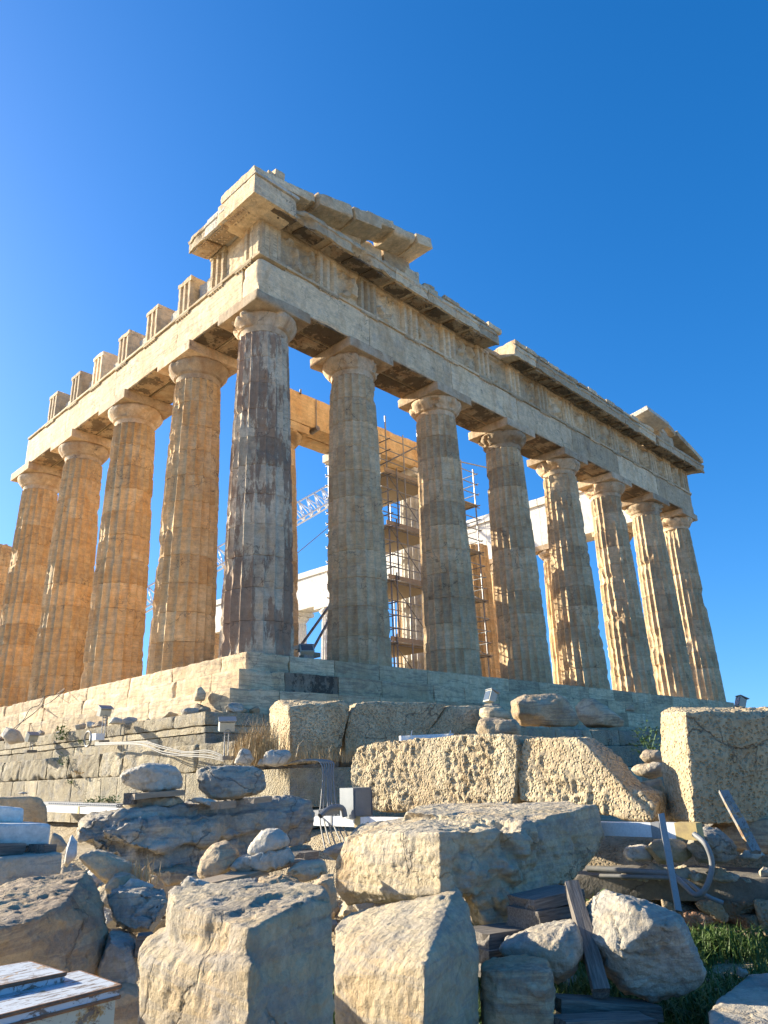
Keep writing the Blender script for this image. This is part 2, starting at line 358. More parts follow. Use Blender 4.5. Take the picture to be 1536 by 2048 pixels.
# platform
def run_blocks(mb, axis, a0, a1, b0, b1, z0, z1, lmin, lmax, res, chip, rough=.006, big=0, corner=None, gap=.004, tones=None):
    a = a0
    while a < a1-.05:
        L = lmin+rng.rand()*(lmax-lmin); e = min(a+L, a1)
        if a1-e < lmin*.4: e = a1
        jit = (rng.rand()-.5)*.012
        if axis == 'x': eblock(mb, a+gap, e-gap, b0+jit, b1, z0, z1, res, chip, rough, big=big)
        else: eblock(mb, b0+jit, b1, a+gap, e-gap, z0, z1, res, chip, rough, big=big)
        a = e
for k, (off, z0, z1, nm) in enumerate([(0, -.53, 0, 'top_step'), (.70, -1.06, -.53, 'middle_step'), (1.40, -1.60, -1.06, 'bottom_step')]):
    mb = MB()
    if k == 1: eblock(mb, -off+1.3, 2.3, -off, -off+1.1, z0, z1, .05, .06, .01, mi=1)
    run_blocks(mb, 'x', -off+1.3 if k != 1 else 2.3, 12.5, -off, -off+1.1, z0, z1, 1.3, 2.2, .07, .05, .006)
    run_blocks(mb, 'x', 12.5, 30.88+off, -off, -off+1.1, z0, z1, 1.3, 2.2, .14, .05, .006)
    eblock(mb, -off, -off+1.3, -off, -off+1.1, z0, z1, .045, .10, .01, tone=.6, big=.05)
    run_blocks(mb, 'y', -off+1.1, 20, -off, -off+1.1, z0, z1, 1.5, 2.8, .055, .09, .016, big=.13)
    run_blocks(mb, 'y', 20, 30, -off, -off+1.1, z0, z1, 1.4, 2, .3, .05)
    o = mb.obj(nm, [M['step'], M['cap2']], T, smooth=True, angle=R(35))
mb = MB(); V, F = boxgrid((29.6, 68.5, 1.58), 3); mb.add(V+np.array([15.8, 35.0, -.795]), F); 
V, F = boxgrid((22.4, 58, .7), 3); mb.add(V+np.array([15.44, 35.6, .349]), F, .6)
mb.obj('floor', M['step'], T)
# foundation courses showing below the steps
mb = MB()
for (z0, z1, xo, yo, chip, big, l0, l1) in [(-1.86, -1.605, 2.25, 1.85, .05, .05, 1.1, 1.9), (-2.0, -1.868, 2.22, 1.82, .02, 0, 1.1, 1.9), (-2.24, -2.008, 2.20, 1.80, .04, 0, 1.1, 1.9)]:
    run_blocks(mb, 'y', -yo, 22, -xo, -xo+1.4, z0, z1, l0, l1, .06, chip, .008, big)
    run_blocks(mb, 'x', -xo+1.4, 32, -yo, -yo+1.4, z0, z1, l0, l1, .15, chip, .008, big)
mb.obj('upper_foundation', M['por'], T, smooth=True, angle=R(40))
mb = MB()
run_blocks(mb, 'y', -3.6, 22, -2.75, -1.2, -2.74, -2.24, .9, 1.7, .05, .16, .03, big=.12)
run_blocks(mb, 'x', -1.2, 33, -2.9, -1.2, -2.74, -2.24, 1, 1.7, .15, .12, .02, big=.1)
mb.obj('rough_foundation', M['por'], T, smooth=True, angle=R(50))
mb = MB()
run_blocks(mb, 'y', -5.35, 22, -2.95, -1.4, -3.32, -2.74, .52, .98, .05, .035, .007)
run_blocks(mb, 'y', -5.35, 22, -3.02, -1.4, -3.62, -3.33, .9, 1.6, .08, .05, .007)
run_blocks(mb, 'x', -1.4, 33, -5.33, -3.9, -3.32, -2.74, .9, 1.4, .12, .04, .007)
run_blocks(mb, 'x', -1.4, 33, -5.40, -3.9, -3.62, -3.33, .9, 1.6, .2, .05, .007)
eblock(mb, -1.6, 33, -4.6, -1.5, -3.6, -2.75, .8, .02)
run_blocks(mb, 'x', .2, 20, -7.2, -5.8, -2.5, -2.2, .9, 1.6, .1, .08, .01, big=.06)
run_blocks(mb, 'x', .3, 20, -7.45, -5.8, -2.9, -2.505, .9, 1.6, .1, .08, .01, big=.06)
run_blocks(mb, 'x', .1, 20, -7.7, -5.8, -3.6, -2.905, .9, 1.6, .1, .08, .01, big=.06)
eblock(mb, .5, 20, -5.9, -3.5, -3.6, -2.25, .8, .02)
mb.obj('lower_foundation', M['por'], T, smooth=True, angle=R(40))

# columns -----------------------------------------------------------------
def shaft(cx, cy, z0, z1, r0, r1, nf=8, dz=.06, dmg=1.0, seed=1, gouge=None, lean=(0, 0), htop=None, drums=11):
    nseg = 20*nf; H = z1-z0; zs = []; dr = []
    top = htop if htop else z1
    bounds = [z0+H*i/drums for i in range(drums+1)]
    rs = np.random.RandomState(seed)
    for i in range(drums):
        a, b = bounds[i], min(bounds[i+1], top)
        if a >= top: break
        n = max(3, int((b-a)/dz)); zz = np.linspace(a+.009, b-.009, n)
        zs += [a+.001]+zz.tolist()+[b-.001]; dr += [(i, 1)]+[(i, 0)]*n+[(i, 1)]
    zs = np.array(zs); di = np.array([d[0] for d in dr]); seam = np.array([d[1] for d in dr])
    t = (zs-z0)/H; rad = r0+(r1-r0)*t+.018*4*t*(1-t)*1.0-seam*.02
    th = np.arange(nseg)/nseg*2*math.pi; u = ((th/(2*math.pi)*20+.5) % 1)-.5
    TH, ZZ = np.meshgrid(th, zs); U = np.abs(np.meshgrid(u, zs)[0])*2; RR = rad[:, None]*np.ones_like(TH)
    fl = .086*RR*(1-U**2)*1.15
    P = np.stack([np.cos(TH)*RR+cx, np.sin(TH)*RR+cy, ZZ], -1).reshape(-1, 3)
    sh = np.array([seed*3.7, seed*1.3, seed*.9])
    ed = np.clip(fbm((P+sh)*np.array([3.2, 3.2, 2.2]), 3)+.02, 0, 1).reshape(TH.shape)        # arris chips
    ch = sstep(ed, .32, .7)*.04*dmg*sstep(U, .35, 1)
    pits = np.clip(fbm((P+sh)*11, 2)-.25, 0, 1).reshape(TH.shape)*.03*dmg
    g2 = sstep(fbm((P+sh)*np.array([1.1, 1.1, .8])+9, 3), .33, .62).reshape(TH.shape)*.07*dmg
    sm = np.exp(-np.abs(ZZ-np.array(bounds)[np.argmin(np.abs(ZZ[..., None]-np.array(bounds)), -1)])/.03)*np.clip(fbm((P+sh)*5, 2), 0, 1).reshape(TH.shape)*.05*dmg
    D = np.maximum(fl, 0)+ch+pits+g2*(1-.6*(1-U))+sm
    if gouge:
        for (ga, gw, gz, gh, gd) in gouge:
            da = (TH-R(ga)+math.pi) % (2*math.pi)-math.pi
            k = np.clip(1.25-np.sqrt((da/R(gw))**2+((ZZ-gz)/gh)**2)+.5*fbm(P*3.1, 3).reshape(TH.shape), 0, 1)
            D = np.where(k > 0, np.maximum(D, (gd*sstep(k, 0, .35))), D)
    Rf = RR-D
    ox = np.array([rs.uniform(-.006, .006) for _ in range(drums)])[di]; oy = np.array([rs.uniform(-.006, .006) for _ in range(drums)])[di]
    X = np.cos(TH)*Rf+cx+ox[:, None]+lean[0]*(ZZ-z0)/H; Y = np.sin(TH)*Rf+cy+oy[:, None]+lean[1]*(ZZ-z0)/H
    Z = ZZ.copy()
    if htop: Z[-1] += .12*fbm(P[-nseg:]*2, 2); Z[-2] = np.minimum(Z[-2], Z[-1])
    V = np.stack([X, Y, Z], -1).reshape(-1, 3); n = len(zs)
    I = np.arange(n*nseg).reshape(n, nseg); J = np.roll(I, -1, 1)
    F = np.stack([I[:-1].ravel(), J[:-1].ravel(), J[1:].ravel(), I[1:].ravel()], 1)
    tones = np.array([rs.rand() for _ in range(drums)])[di]; tones = np.repeat(tones, nseg)
    Fl = F.tolist()+[I[-1].tolist(), I[0].tolist()[::-1]]
    return V, [tuple(f) for f in Fl], tones
def capital(par, cx, cy, z0, mat, r1=.745, ab=1.0, h=.98, seed=1, broke=(), dmg=1, nseg=96, zt=None, abrk=0):
    """neck with annulets and bulging echinus, then the square abacus"""
    k = h/.98; zt = zt if zt else z0+h
    prof = [(r1-.055, 0), (r1-.05, .06), (r1-.03, .12), (r1-.02, .17), (r1+.015, .175), (r1+.012, .19), (r1+.03, .195), (r1+.03, .21), (r1+.05, .215), (r1+.055, .235),
            (r1+.085, .27), (r1+.125, .32), (r1+.165, .37), (r1+.2, .42), (r1+.228, .47), (r1+.243, .52), (r1+.248, .56), (r1+.242, .60), (r1+.22, .63), (r1+.15, .635)]
    zs = np.array([p[1] for p in prof])*k; rr = np.array([p[0] for p in prof])*1.0
    th = np.arange(nseg)/nseg*2*math.pi; TH, ZZ = np.meshgrid(th, zs); RR = np.meshgrid(th, rr)[1]
    P = np.stack([np.cos(TH)*RR+cx, np.sin(TH)*RR+cy, ZZ+z0], -1).reshape(-1, 3)+seed*2.7
    D = np.clip(fbm(P*4, 3)-.1, 0, 1).reshape(TH.shape)*.09*dmg*(RR > r1)
    D += sstep(fbm(P*1.3+4, 3), .22, .4).reshape(TH.shape)*.13*dmg*(RR > r1+.05)
    for (a, wd, dp) in broke:
        da = np.abs((TH-R(a)+math.pi) % (2*math.pi)-math.pi)
        D = np.maximum(D, sstep(R(wd)-da+.15*fbm(P*2.2, 3).reshape(TH.shape), 0, .15)*dp*(RR > r1-.01)*(RR-r1+.05)/.3)
    Rf = RR-D; V = np.stack([np.cos(TH)*Rf+cx, np.sin(TH)*Rf+cy, ZZ+z0], -1).reshape(-1, 3)
    n = len(zs); I = np.arange(n*nseg).reshape(n, nseg); J = np.roll(I, -1, 1)
    F = np.stack([I[:-1].ravel(), J[:-1].ravel(), J[1:].ravel(), I[1:].ravel()], 1).tolist()+[I[-1].tolist(), I[0].tolist()[::-1]]
    mb = MB(); mb.add(V, [tuple(f) for f in F], rng.rand()); 
    eblock(mb, cx-ab, cx+ab, cy-ab, cy+ab, z0+.632*k, zt-.003, .05, .045*dmg, .005, big=.1*abrk)
    return mb.obj('capital', mat, par, smooth=True, angle=R(38))
def column(cx, cy, mat, capmat, seed, nf=8, dz=.06, dmg=1.0, gouge=None, z0=0, H=10.43, r0=.955, r1=.745, broke=(), htop=None, ab=1.0, cap=True, lean=(0, 0), capdmg=1, abrk=0):
    V, F, tn = shaft(cx, cy, z0, z0+H-.98, r0, r1, nf, dz, dmg, seed, gouge, lean, htop)
    mb = MB(); mb.add(V, F, tn); o = mb.obj('column', mat, T, smooth=True, angle=R(32))
    if cap and not htop: capital(o, cx+lean[0], cy+lean[1], z0+H-.98, capmat, r1, ab, .98, seed, broke, capdmg, 20*nf//2*1 if nf < 8 else 96, abrk=abrk)
    return o
fg = {0: [(232, 30, 9.6, .5, .05)], 1: [(245, 12, 8.2, .8, .03)], 4: [(200, 26, 8.9, .9, .10), (205, 14, 4.2, 1.4, .06)], 5: [(212, 22, 8.6, .7, .12), (205, 16, 6.2, 2.4, .10), (200, 14, 2.0, 1.2, .06)],
      6: [(210, 18, 8.4, .9, .1), (212, 14, 4.5, 2.4, .08)], 7: [(212, 16, 7.6, .8, .1), (215, 12, 3.4, 1.5, .07)]}
for i, x in enumerate(FX):
    column(x, 1.02, M['ccol'] if i == 0 else M['fcol'], M['cap'], 11+i, nf=8 if i < 6 else 6, dz=.06 if i < 4 else .1, dmg=1.0 if i < 4 else 1.3, gouge=fg.get(i),
           r0=.97 if i in (0, 7) else .955, broke=[(234, 34, .22)] if i == 0 else ([(262, 24, .18)] if i in (1, 6) else []), lean=(.03 if i == 0 else 0, .05), capdmg=1.25, abrk=1 if i in (0,) else .4)
sg = {1: [(178, 12, 5.2, .3, .05)], 2: [(184, 12, 4.6, .5, .08)], 3: [(186, 24, 6.2, .45, .12)]}
for i, y in enumerate(FY[1:]):
    column(1.02, y, M['scol'], M['cap'], 31+i, nf=8, dz=.07, gouge=sg.get(i), lean=(.05, 0), dmg=.9, capdmg=.5)
column(1.02, 21.86, M['scol'], M['cap'], 41, nf=6, dz=.1, htop=7.9, dmg=.9)
# north colonnade, seen through the front
NYS = [4.70]+[4.70+4.29*k for k in range(1, 11)]
for i, y in enumerate(NYS):
    column(29.86, y, M['scol'] if i not in (5, 6, 7) else M['new'], M['cap'] if i not in (5, 6, 7) else M['new'], 51+i, nf=4, dz=.25, dmg=.8)
# pronaos columns
PX = [5.6, 9.5, 13.4, 17.4, 21.4, 25.3]
def drumtone(o, f):
    return o
column(5.6, 6.2, M['ora'], M['ora'], 71, nf=6, dz=.12, z0=.7, H=9.3, r0=.83, r1=.66, ab=.85)
column(9.5, 6.2, M['ora'], M['new'], 72, nf=6, dz=.12, z0=.7, H=9.3, r0=.83, r1=.66, ab=.88, capdmg=.1)
c3 = column(13.4, 6.2, M['new'], M['new'], 73, nf=6, dz=.12, z0=.7, H=9.3, r0=.83, r1=.66, ab=.88, dmg=.15, capdmg=.1)
column(17.6, 6.2, M['scol'], M['scol'], 74, nf=6, dz=.12, z0=.7, H=9.3, r0=.83, r1=.66, htop=7.4)
column(21.6, 6.2, M['scol'], M['scol'], 75, nf=6, dz=.12, z0=.7, H=9.3, r0=.83, r1=.66, htop=4.6)
mb = MB()
eblock(mb, 4.7, 9.45, 5.35, 6.15, 10.02, 11.35, .1, .05, .012, tone=.5); eblock(mb, 9.46, 14.1, 5.35, 6.15, 10.02, 11.3, .1, .06, .012, tone=.6, big=.08)
eblock(mb, 4.7, 9.45, 6.2, 7.0, 10.02, 11.2, .2, .05, .012); eblock(mb, 9.46, 13.2, 6.2, 7.0, 10.02, 11.1, .2, .05, .012)
mb.obj('porch_beam', M['ora'], T, smooth=True, angle=R(35))
# metal clamp hanging on the beam
mb = Parts('beam_clamp', M['steel'], T); cyl(mb, (6.75, 5.3, 11.3), (6.75, 5.3, 10.0), .02); cyl(mb, (6.75, 5.2, 10.0), (6.75, 5.6, 9.95), .11, 10); cyl(mb, (5.95, 5.3, 11.45), (5.95, 5.3, 11.25), .04)

# architrave -----------------------------------------------------------------
FA = .17; XN = 30.88-.17
def seg_list(a, b, cuts): return [a]+[c for c in cuts if a < c < b]+[b]
mbf = MB()
cf = [0.17]+FX[1:-1]+[XN]
for i in range(len(cf)-1):
    a, b = cf[i], cf[i+1]; r = .06 if a < 14 else .12
    eblock(mbf, a+.004, b-.004, FA+rng.rand()*.01, FA+.84, ZC, ZA-.1, r, .045, .012, big=.16 if i == 0 else .04)
    eblock(mbf, a+.004+(.86 if i == 0 else 0), b-.004, FA+.90, FA+1.76, ZC, ZA-.1, .12, .05, .01)
eblock(mbf, 1.15, XN-.01, FA+.03, FA+1.7, ZA-.3, ZA-.06, .8, .01)
o = mbf.obj('architrave', M['ent'], T, smooth=True, angle=R(35))
mbs = MB(); cs = [FA+.845]+FY[1:-1]+[17.35]
for i in range(len(cs)-1):
    a, b = cs[i], cs[i+1]
    eblock(mbs, FA+rng.rand()*.01, FA+.84, a+.004, b-.004, ZC, ZA-.1, .06, .03, .007, big=.05 if i in (1, 2) else 0, tone=.75+.2*rng.rand())
    eblock(mbs, FA+.90, FA+1.74, a+.004+.9*(i == 0), b-.004, ZC, ZA-.1, .12, .05, .01)
o = mbs.obj('architrave', M['step'], T, smooth=True, angle=R(35))
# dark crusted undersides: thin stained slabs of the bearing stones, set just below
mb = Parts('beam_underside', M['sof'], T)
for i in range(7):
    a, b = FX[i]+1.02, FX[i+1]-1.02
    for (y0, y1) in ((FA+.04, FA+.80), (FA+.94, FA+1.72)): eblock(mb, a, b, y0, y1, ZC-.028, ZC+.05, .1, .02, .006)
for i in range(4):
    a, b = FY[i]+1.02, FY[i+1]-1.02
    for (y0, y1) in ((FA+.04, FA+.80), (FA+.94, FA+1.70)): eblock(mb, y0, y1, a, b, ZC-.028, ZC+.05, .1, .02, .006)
# north entablature (rebuilt in white)
mb = MB()
for i in range(12):
    a = .9+4.29*i-.2; b = a+4.29
    eblock(mb, 29.0, 29.95, a, b-.01, ZC, ZA, .5, .03, .01); eblock(mb, 29.1, 29.95, a, b-.01, ZA, ZF, .5, .03, .01)
    eblock(mb, 28.95, 30.7, a+.005, b-.015, ZF, ZF+.5, .5, .06, .01)
    eblock(mb, 29.96, XN, a, b-.01, ZC+.003, ZF-.01, .9, .03, .01)
mb.obj('rebuilt_entablature', M['new'], T, smooth=True, angle=R(35))

# taenia with regulae and guttae, frieze -----------------------------------------------------------------
trig_x = [0.17+.42]; 
mids = [(FX[i]+FX[i+1])/2 for i in range(7)]
tx = [.17+.42, (FX[0]+FX[1])/2+.02]+sum([[FX[i], mids[i]] for i in range(1, 6)], [])+[FX[6], mids[6], XN-.42]
def tri_profile(w=.84, d=.135):
    e = w/12; h = w/2; pts = [(-h, 0)]
    # two half grooves at the edges, two full grooves between three raised shanks
    pts = [(-h, d), (-h+e*.9, 0), (-h+e*2.6, 0), (-h+e*3.9, d), (-h+e*5.2, 0), (-h+e*6.8, 0), (-h+e*8.1, d), (-h+e*9.4, 0), (h-e*.9, 0), (h, d)]
    return pts
def triglyph(c, side, z0=ZA, z1=ZF, depth=.55, mat=None, par=None, chip=1.0, seed=0, proj=.0):
    """side 'f' front (faces -y) or 's' flank (faces -x); built vertically fine and weathered"""
    prof = tri_profile(); pts = []
    for i in range(len(prof)-1):
        (a, b), (a2, b2) = prof[i], prof[i+1]
        for k in range(3): t = k/3; pts.append((a+(a2-a)*t, b+(b2-b)*t))
    pts.append(prof[-1]); n0 = len(pts)
    pts += [(.42, .2), (.42, .4), (.42, depth), (.2, depth), (-.2, depth), (-.42, depth), (-.42, .4), (-.42, .2)]
    n = len(pts); zs = np.concatenate([np.linspace(z0, z1-.15, 20), [z1-.145], np.linspace(z1-.12, z1, 4)])
    V = []
    for k, z in enumerate(zs):
        for i, (a, b) in enumerate(pts):
            if z > z1-.146 and i < n0: b = -.012
            V.append((a, b, z))
    V = np.array(V); Wn = V*np.array([1, 1, 1])+seed*3.1+c
    e = fbm(Wn*5, 3); dd = np.clip(e, 0, 1)*.05*chip
    V[:, 1] += dd*(V[:, 1] < .3); V[:, 0] *= 1-.06*chip*np.clip(fbm(Wn*2.5+7, 2), 0, 1)
    topk = V[:, 2] > z1-.2; V[topk, 2] -= .18*chip*np.clip(fbm(Wn[topk]*2.2+3, 2), 0, 1)
    F = []
    for k in range(len(zs)-1):
        for i in range(n): F.append((k*n+i, k*n+(i+1) % n, (k+1)*n+(i+1) % n, (k+1)*n+i))
    F.append(tuple(range((len(zs)-1)*n, len(zs)*n)))
    y = FA-.0+proj
    if side == 'f': W = np.stack([V[:, 0]+c, V[:, 1]+y-.01, V[:, 2]], 1)
    else: W = np.stack([V[:, 1]+y-.01, -V[:, 0]+c, V[:, 2]], 1)
    mb = MB(); mb.add(W, F, rng.rand()); return mb.obj('triglyph', mat, par, smooth=True, angle=R(28))
mb = MB()
for i in range(16):                                        # backing wall of the front frieze
    a = 1.0+i*1.86; eblock(mb, a, a+1.85, FA+.42, FA+1.7, ZA-.02, ZF-.02, .4, .03, .01)
fr = mb.obj('frieze', M['ent'], T, smooth=True, angle=R(35))
for i, x in enumerate(tx): triglyph(x, 'f', mat=M['ent'], par=fr, chip=.35, seed=i)
def metope(x0, x1, i):
    n = 26; xs = np.linspace(x0, x1, n); zs = np.linspace(ZA+.01, ZF-.01, n); X, Z = np.meshgrid(xs, zs)
    P = np.stack([X.ravel(), np.full(X.size, i*5.7), Z.ravel()], 1)
    u = (X.ravel()-x0)/(x1-x0)*2-1; v = (Z.ravel()-ZA)/(ZF-ZA)*2-1
    body = fbm(P*np.array([2.6, 1, 2.0])+i, 4); fig = sstep(body-.35*(u*u+v*v)+.12, .0, .28)*.12+sstep(body, .25, .3)*.04
    fig *= (np.abs(u) < .86)*(v > -.93)*(v < .74)
    yy = FA+.15-fig+.012*fbm(P*8, 3)
    yy = np.where(v > .82, FA+.055, yy)                     # fillet along the top
    V = np.stack([X.ravel(), yy, Z.ravel()], 1); I = np.arange(n*n).reshape(n, n)
    F = np.stack([I[:-1, :-1].ravel(), I[:-1, 1:].ravel(), I[1:, 1:].ravel(), I[1:, :-1].ravel()], 1).tolist()
    B = V.copy(); B[:, 1] = FA+.4; 
    mb = MB(); mb.add(V, [tuple(f) for f in F], .2+.6*rng.rand())
    mb.add(np.array([(x0, FA+.11, ZA), (x1, FA+.11, ZA), (x1, FA+.41, ZA), (x0, FA+.41, ZA), (x0, FA+.11, ZF-.02), (x1, FA+.11, ZF-.02), (x1, FA+.41, ZF-.02), (x0, FA+.41, ZF-.02)]),
           [(3, 2, 1, 0), (4, 5, 6, 7), (2, 3, 7, 6), (1, 2, 6, 5), (0, 4, 7, 3)], .5)
    return mb.obj('metope', M['ent'], fr, smooth=True, angle=R(50))
for i in range(len(tx)-1): metope(tx[i]+.415, tx[i+1]-.415, i)
mb = MB()
def taenia(mb, side, a, b, res=.1):
    if side == 'f': eblock(mb, a, b, FA-.055, FA+.5, ZA-.097, ZA-.003, res, .035, .004)
    else: eblock(mb, FA-.055, FA+.5, a, b, ZA-.097, ZA-.003, res, .022, .003)
x = .12
while x < XN:
    L = 1.0+rng.rand()*1.3; 
    taenia(mb, 'f', x, min(x+L, XN+.05)-.006); x += L
for x in tx:
    if x < .7: continue
    eblock(mb, x-.42, x+.42, FA-.048, FA+.1, ZA-.155, ZA-.10, .08, .02, .003)
    for k in range(6):
        if rng.rand() < .85: cyl(mb, (x-.35+.14*k, FA-.005, ZA-.15), (x-.35+.14*k, FA-.005, ZA-.20), .03, 6, r2=.035)
mb.obj('taenia', M['ent'], T, smooth=True, angle=R(35))
mb = MB(); y = 1.0
while y < 17.2:
    L = 1.9+rng.rand()*.5
    taenia(mb, 's', y, min(y+L, 17.25)-.006, .08); y += L
ty = [2.62, 4.70, 6.84, 8.99, 11.13, 13.28, 15.42]
ty = [2.45, 4.40, 6.55, 8.65, 10.75, 12.75, 14.95]
taenia(mb, 's', .5, 1.0)
for y in [.95]+ty:
    eblock(mb, FA-.048, FA+.1, y-.42, y+.42, ZA-.155, ZA-.10, .08, .015, .003)
    for k in range(6): cyl(mb, (FA-.005, y-.35+.14*k, ZA-.15), (FA-.005, y-.35+.14*k, ZA-.20), .03, 6, r2=.035)
mb.obj('taenia', M['step'], T, smooth=True, angle=R(35))
# flank: free-standing triglyphs, rough backing stones between
for i, y in enumerate(ty): triglyph(y, 's', mat=M['ent'] if i else M['step'], par=T, chip=.5, seed=30+i, depth=.78, z1=ZF-(0 if i == 0 else .03*i % .1))
triglyph(FA+.43, 's', mat=M['step'], par=T, chip=.3, seed=29, depth=.8)
mb = Parts('backing_stone', M['rockw'], T, 50)
for i, (y0, y1, z1) in enumerate([(3.15, 3.9, .95), (5.15, 5.75, .75), (7.3, 7.9, .7), (9.4, 9.9, .6), (11.45, 12.0, .7), (13.5, 14.2, .6), (15.7, 16.4, .35)]):
    eblock(mb, FA+.25, FA+.85, y0-.25, y1, ZA-.01, ZA+z1, .05, .14, .03)
    eblock(mb, FA+.75, FA+1.3, y0-.6, y1+.7, ZA-.01, ZA+z1*.6, .1, .14, .03)
mb = MB(); eblock(mb, FA+.08, FA+.5, FA+.86, 2.04, ZA, ZF, .045, .03, .03, tone=.8); eblock(mb, FA+.5, FA+1.5, FA+.86, 3.0, ZA, ZF, .2, .03, .03, tone=.8)
mb.obj('metope', M['ent'], T, smooth=True, angle=R(40))

# cornice -----------------------------------------------------------------
def geison(mb, side, a, b, top=ZG, mat=0, chip=.07, res=.07, over=.77, big=.1):
    """projecting cornice block: fascia, hanging soffit with sloping underside"""
    L = b-a; pr = [(-over, -.15), (-over, .18), (-over-.035, .20), (-over-.035, .30), (-over+.02, .36), (-over+.1, top-ZF), (.4, top-ZF+.04), (1.2, top-ZF), (1.2, .02), (.0, .02), (-over+.09, -.10), (-over+.085, -.15)]
    P = []; 
    for i in range(len(pr)):
        p, q = pr[i], pr[(i+1) % len(pr)]; n = max(1, int(math.hypot(q[0]-p[0], q[1]-p[1])/res))
        if p[0] > .3 and q[0] > .3: n = 1
        for k in range(n): t = k/n; P.append((p[0]+(q[0]-p[0])*t, p[1]+(q[1]-p[1])*t))
    P = np.array(P); n = len(P); m = max(2, int(L/res))+1; xs = np.linspace(0, L, m)
    V = np.concatenate([np.stack([np.full(n, x), P[:, 0], P[:, 1]], 1) for x in xs]); s = rng.rand(3)*40
    W = V+s; e = np.clip(fbm(W*np.array([1.5, 2, 2.5]), 4)+.06, 0, 1); front = sstep(-V[:, 1], over-.35, over)
    V[:, 1] += front*(chip*.6*e+big*sstep(fbm(W*.9, 2), .18, .45)); V[:, 2] -= np.where(V[:, 2] > .1, 1, -1)*front*chip*.9*np.clip(fbm(W*2.7+5, 3), 0, 1)
    ee = np.minimum(V[:, 0], L-V[:, 0]); V[:, 1] += front*.04*np.exp(-ee/.05)*np.clip(fbm(W*4, 2)+.4, 0, 1)
    F = []
    for k in range(m-1):
        for i in range(n): F.append((k*n+i, k*n+(i+1) % n, (k+1)*n+(i+1) % n, (k+1)*n+i))
    F = [f[::-1] for f in F]+[tuple(range(n)), tuple(range((m-1)*n, m*n))[::-1]]
    if side == 'f': Wd = np.stack([V[:, 0]+a, V[:, 1]+FA, V[:, 2]+ZF], 1)
    else:
        Wd = np.stack([V[:, 1]+FA, b-V[:, 0], V[:, 2]+ZF], 1)
    mb.add(Wd, F, rng.rand(), mat)
def mutule(mb, side, c, w=.84, guttae=True, chip=.03):
    a = math.atan2(.12, .68); 
    V, F = boxgrid((w, .62, .06), .07); s = rng.rand(3)*30
    V = V*(1-np.array([.02, .06, 0])*np.clip(fbm(V*3+s, 2), 0, 1)[:, None]*3*chip/.03)
    V = V@np.array(Matrix.Rotation(a*.85, 3, 'X')).T; V = V+np.array([0, -.38, -.105])
    if guttae:
        for i in range(6):
            for j in range(3):
                if rng.rand() < (.8 if side == 's' else .25):
                    px, py = -.34+.136*i, -.60+.2*j; zz = -.12-(-py-.38)*.16; 
                    p = (px, py, zz-.0); q = (px, py, zz-.05)
                    if side == 'f': cyl(mb, (p[0]+c, p[1]+FA, p[2]+ZF), (q[0]+c, q[1]+FA, q[2]+ZF), .033, 7)
                    else: cyl(mb, (p[1]+FA, c-p[0], p[2]+ZF), (q[1]+FA, c-q[0], q[2]+ZF), .033, 7)
    if side == 'f': W = np.stack([V[:, 0]+c, V[:, 1]+FA, V[:, 2]+ZF], 1)
    else: W = np.stack([V[:, 1]+FA, c-V[:, 0], V[:, 2]+ZF], 1)
    mb.add(W, F, rng.rand())
mb = MB(); mm = MB()
cuts = [.9, 2.2, 3.7, 5.3, 7.0, 8.6, 10.0, 11.25]
for i in range(len(cuts)-1): geison(mb, 'f', cuts[i]+.005, cuts[i+1]-.005, ZG, chip=.13 if i < 3 else .08, big=.22 if i < 3 else .06, res=.06)
cuts = [12.35, 13.9, 15.4, 17.0, 18.5, 20.2, 21.8, 23.3, 25.2]
for i in range(len(cuts)-1): geison(mb, 'f', cuts[i]+.005, cuts[i+1]-.005, ZG, chip=.08, res=.1, big=.07)
cuts = [25.55, 27.2, 28.8, 30.3, 31.45]
for i in range(len(cuts)-1): geison(mb, 'f', cuts[i]+.005, cuts[i+1]-.005, ZG, chip=.07, res=.1, big=.03)
eblock(mb, -.62, .93, -.60, 1.3, ZF-.15, ZG+.02, .05, .05, .01, tone=.7, big=.03)
eblock(mb, 11.2, 12.6, FA-.05, FA+1.2, ZF-.03, ZF+.22, .06, .12, .03, big=.1)
mb.obj('cornice', M['ent'], T, smooth=True, angle=R(35))
mx = [.59]
for i in range(len(tx)-1): mx += [(tx[i]+tx[i+1])/2, tx[i+1]]
for x in mx:
    if 11.0 < x < 12.6: continue
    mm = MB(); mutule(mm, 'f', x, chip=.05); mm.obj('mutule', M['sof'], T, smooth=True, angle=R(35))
mb = MB(); geison(mb, 's', 1.30, 2.05, ZG+.1, chip=.01, big=0); geison(mb, 's', .9, 1.3, ZG+.1, chip=.01, big=0)
eblock(mb, -.64, 1.0, -.66, .95, ZG+.025, ZG+.13, .1, .01, .002, tone=.9)
mb.obj('cornice', M['rockw'], T, smooth=True, angle=R(35))
mb = MB(); geison(mb, 's', 2.06, 3.0, ZG+.02, chip=.12, big=.05); mb.obj('cornice', M['step'], T, smooth=True, angle=R(35))
for y in (.55, 1.55, 2.5):
    mb = MB(); mutule(mb, 's', y); mb.obj('mutule', M['cap'], T, smooth=True, angle=R(35))
# low broken courses lying on the cornice
mb = Parts('broken_stone', M['ent'], T, 40)
for x in np.arange(8.0, 11.0, .9): eblock(mb, x, x+.88, FA-.72, FA+.3, ZG, ZG+.10+.16*rng.rand(), .07, .08, .02, big=.1)
for x in np.arange(12.5, 24.6, .85): eblock(mb, x, x+.83, FA-.72, FA+.3, ZG, ZG+.12+.12*rng.rand(), .08, .08, .02, big=.12)

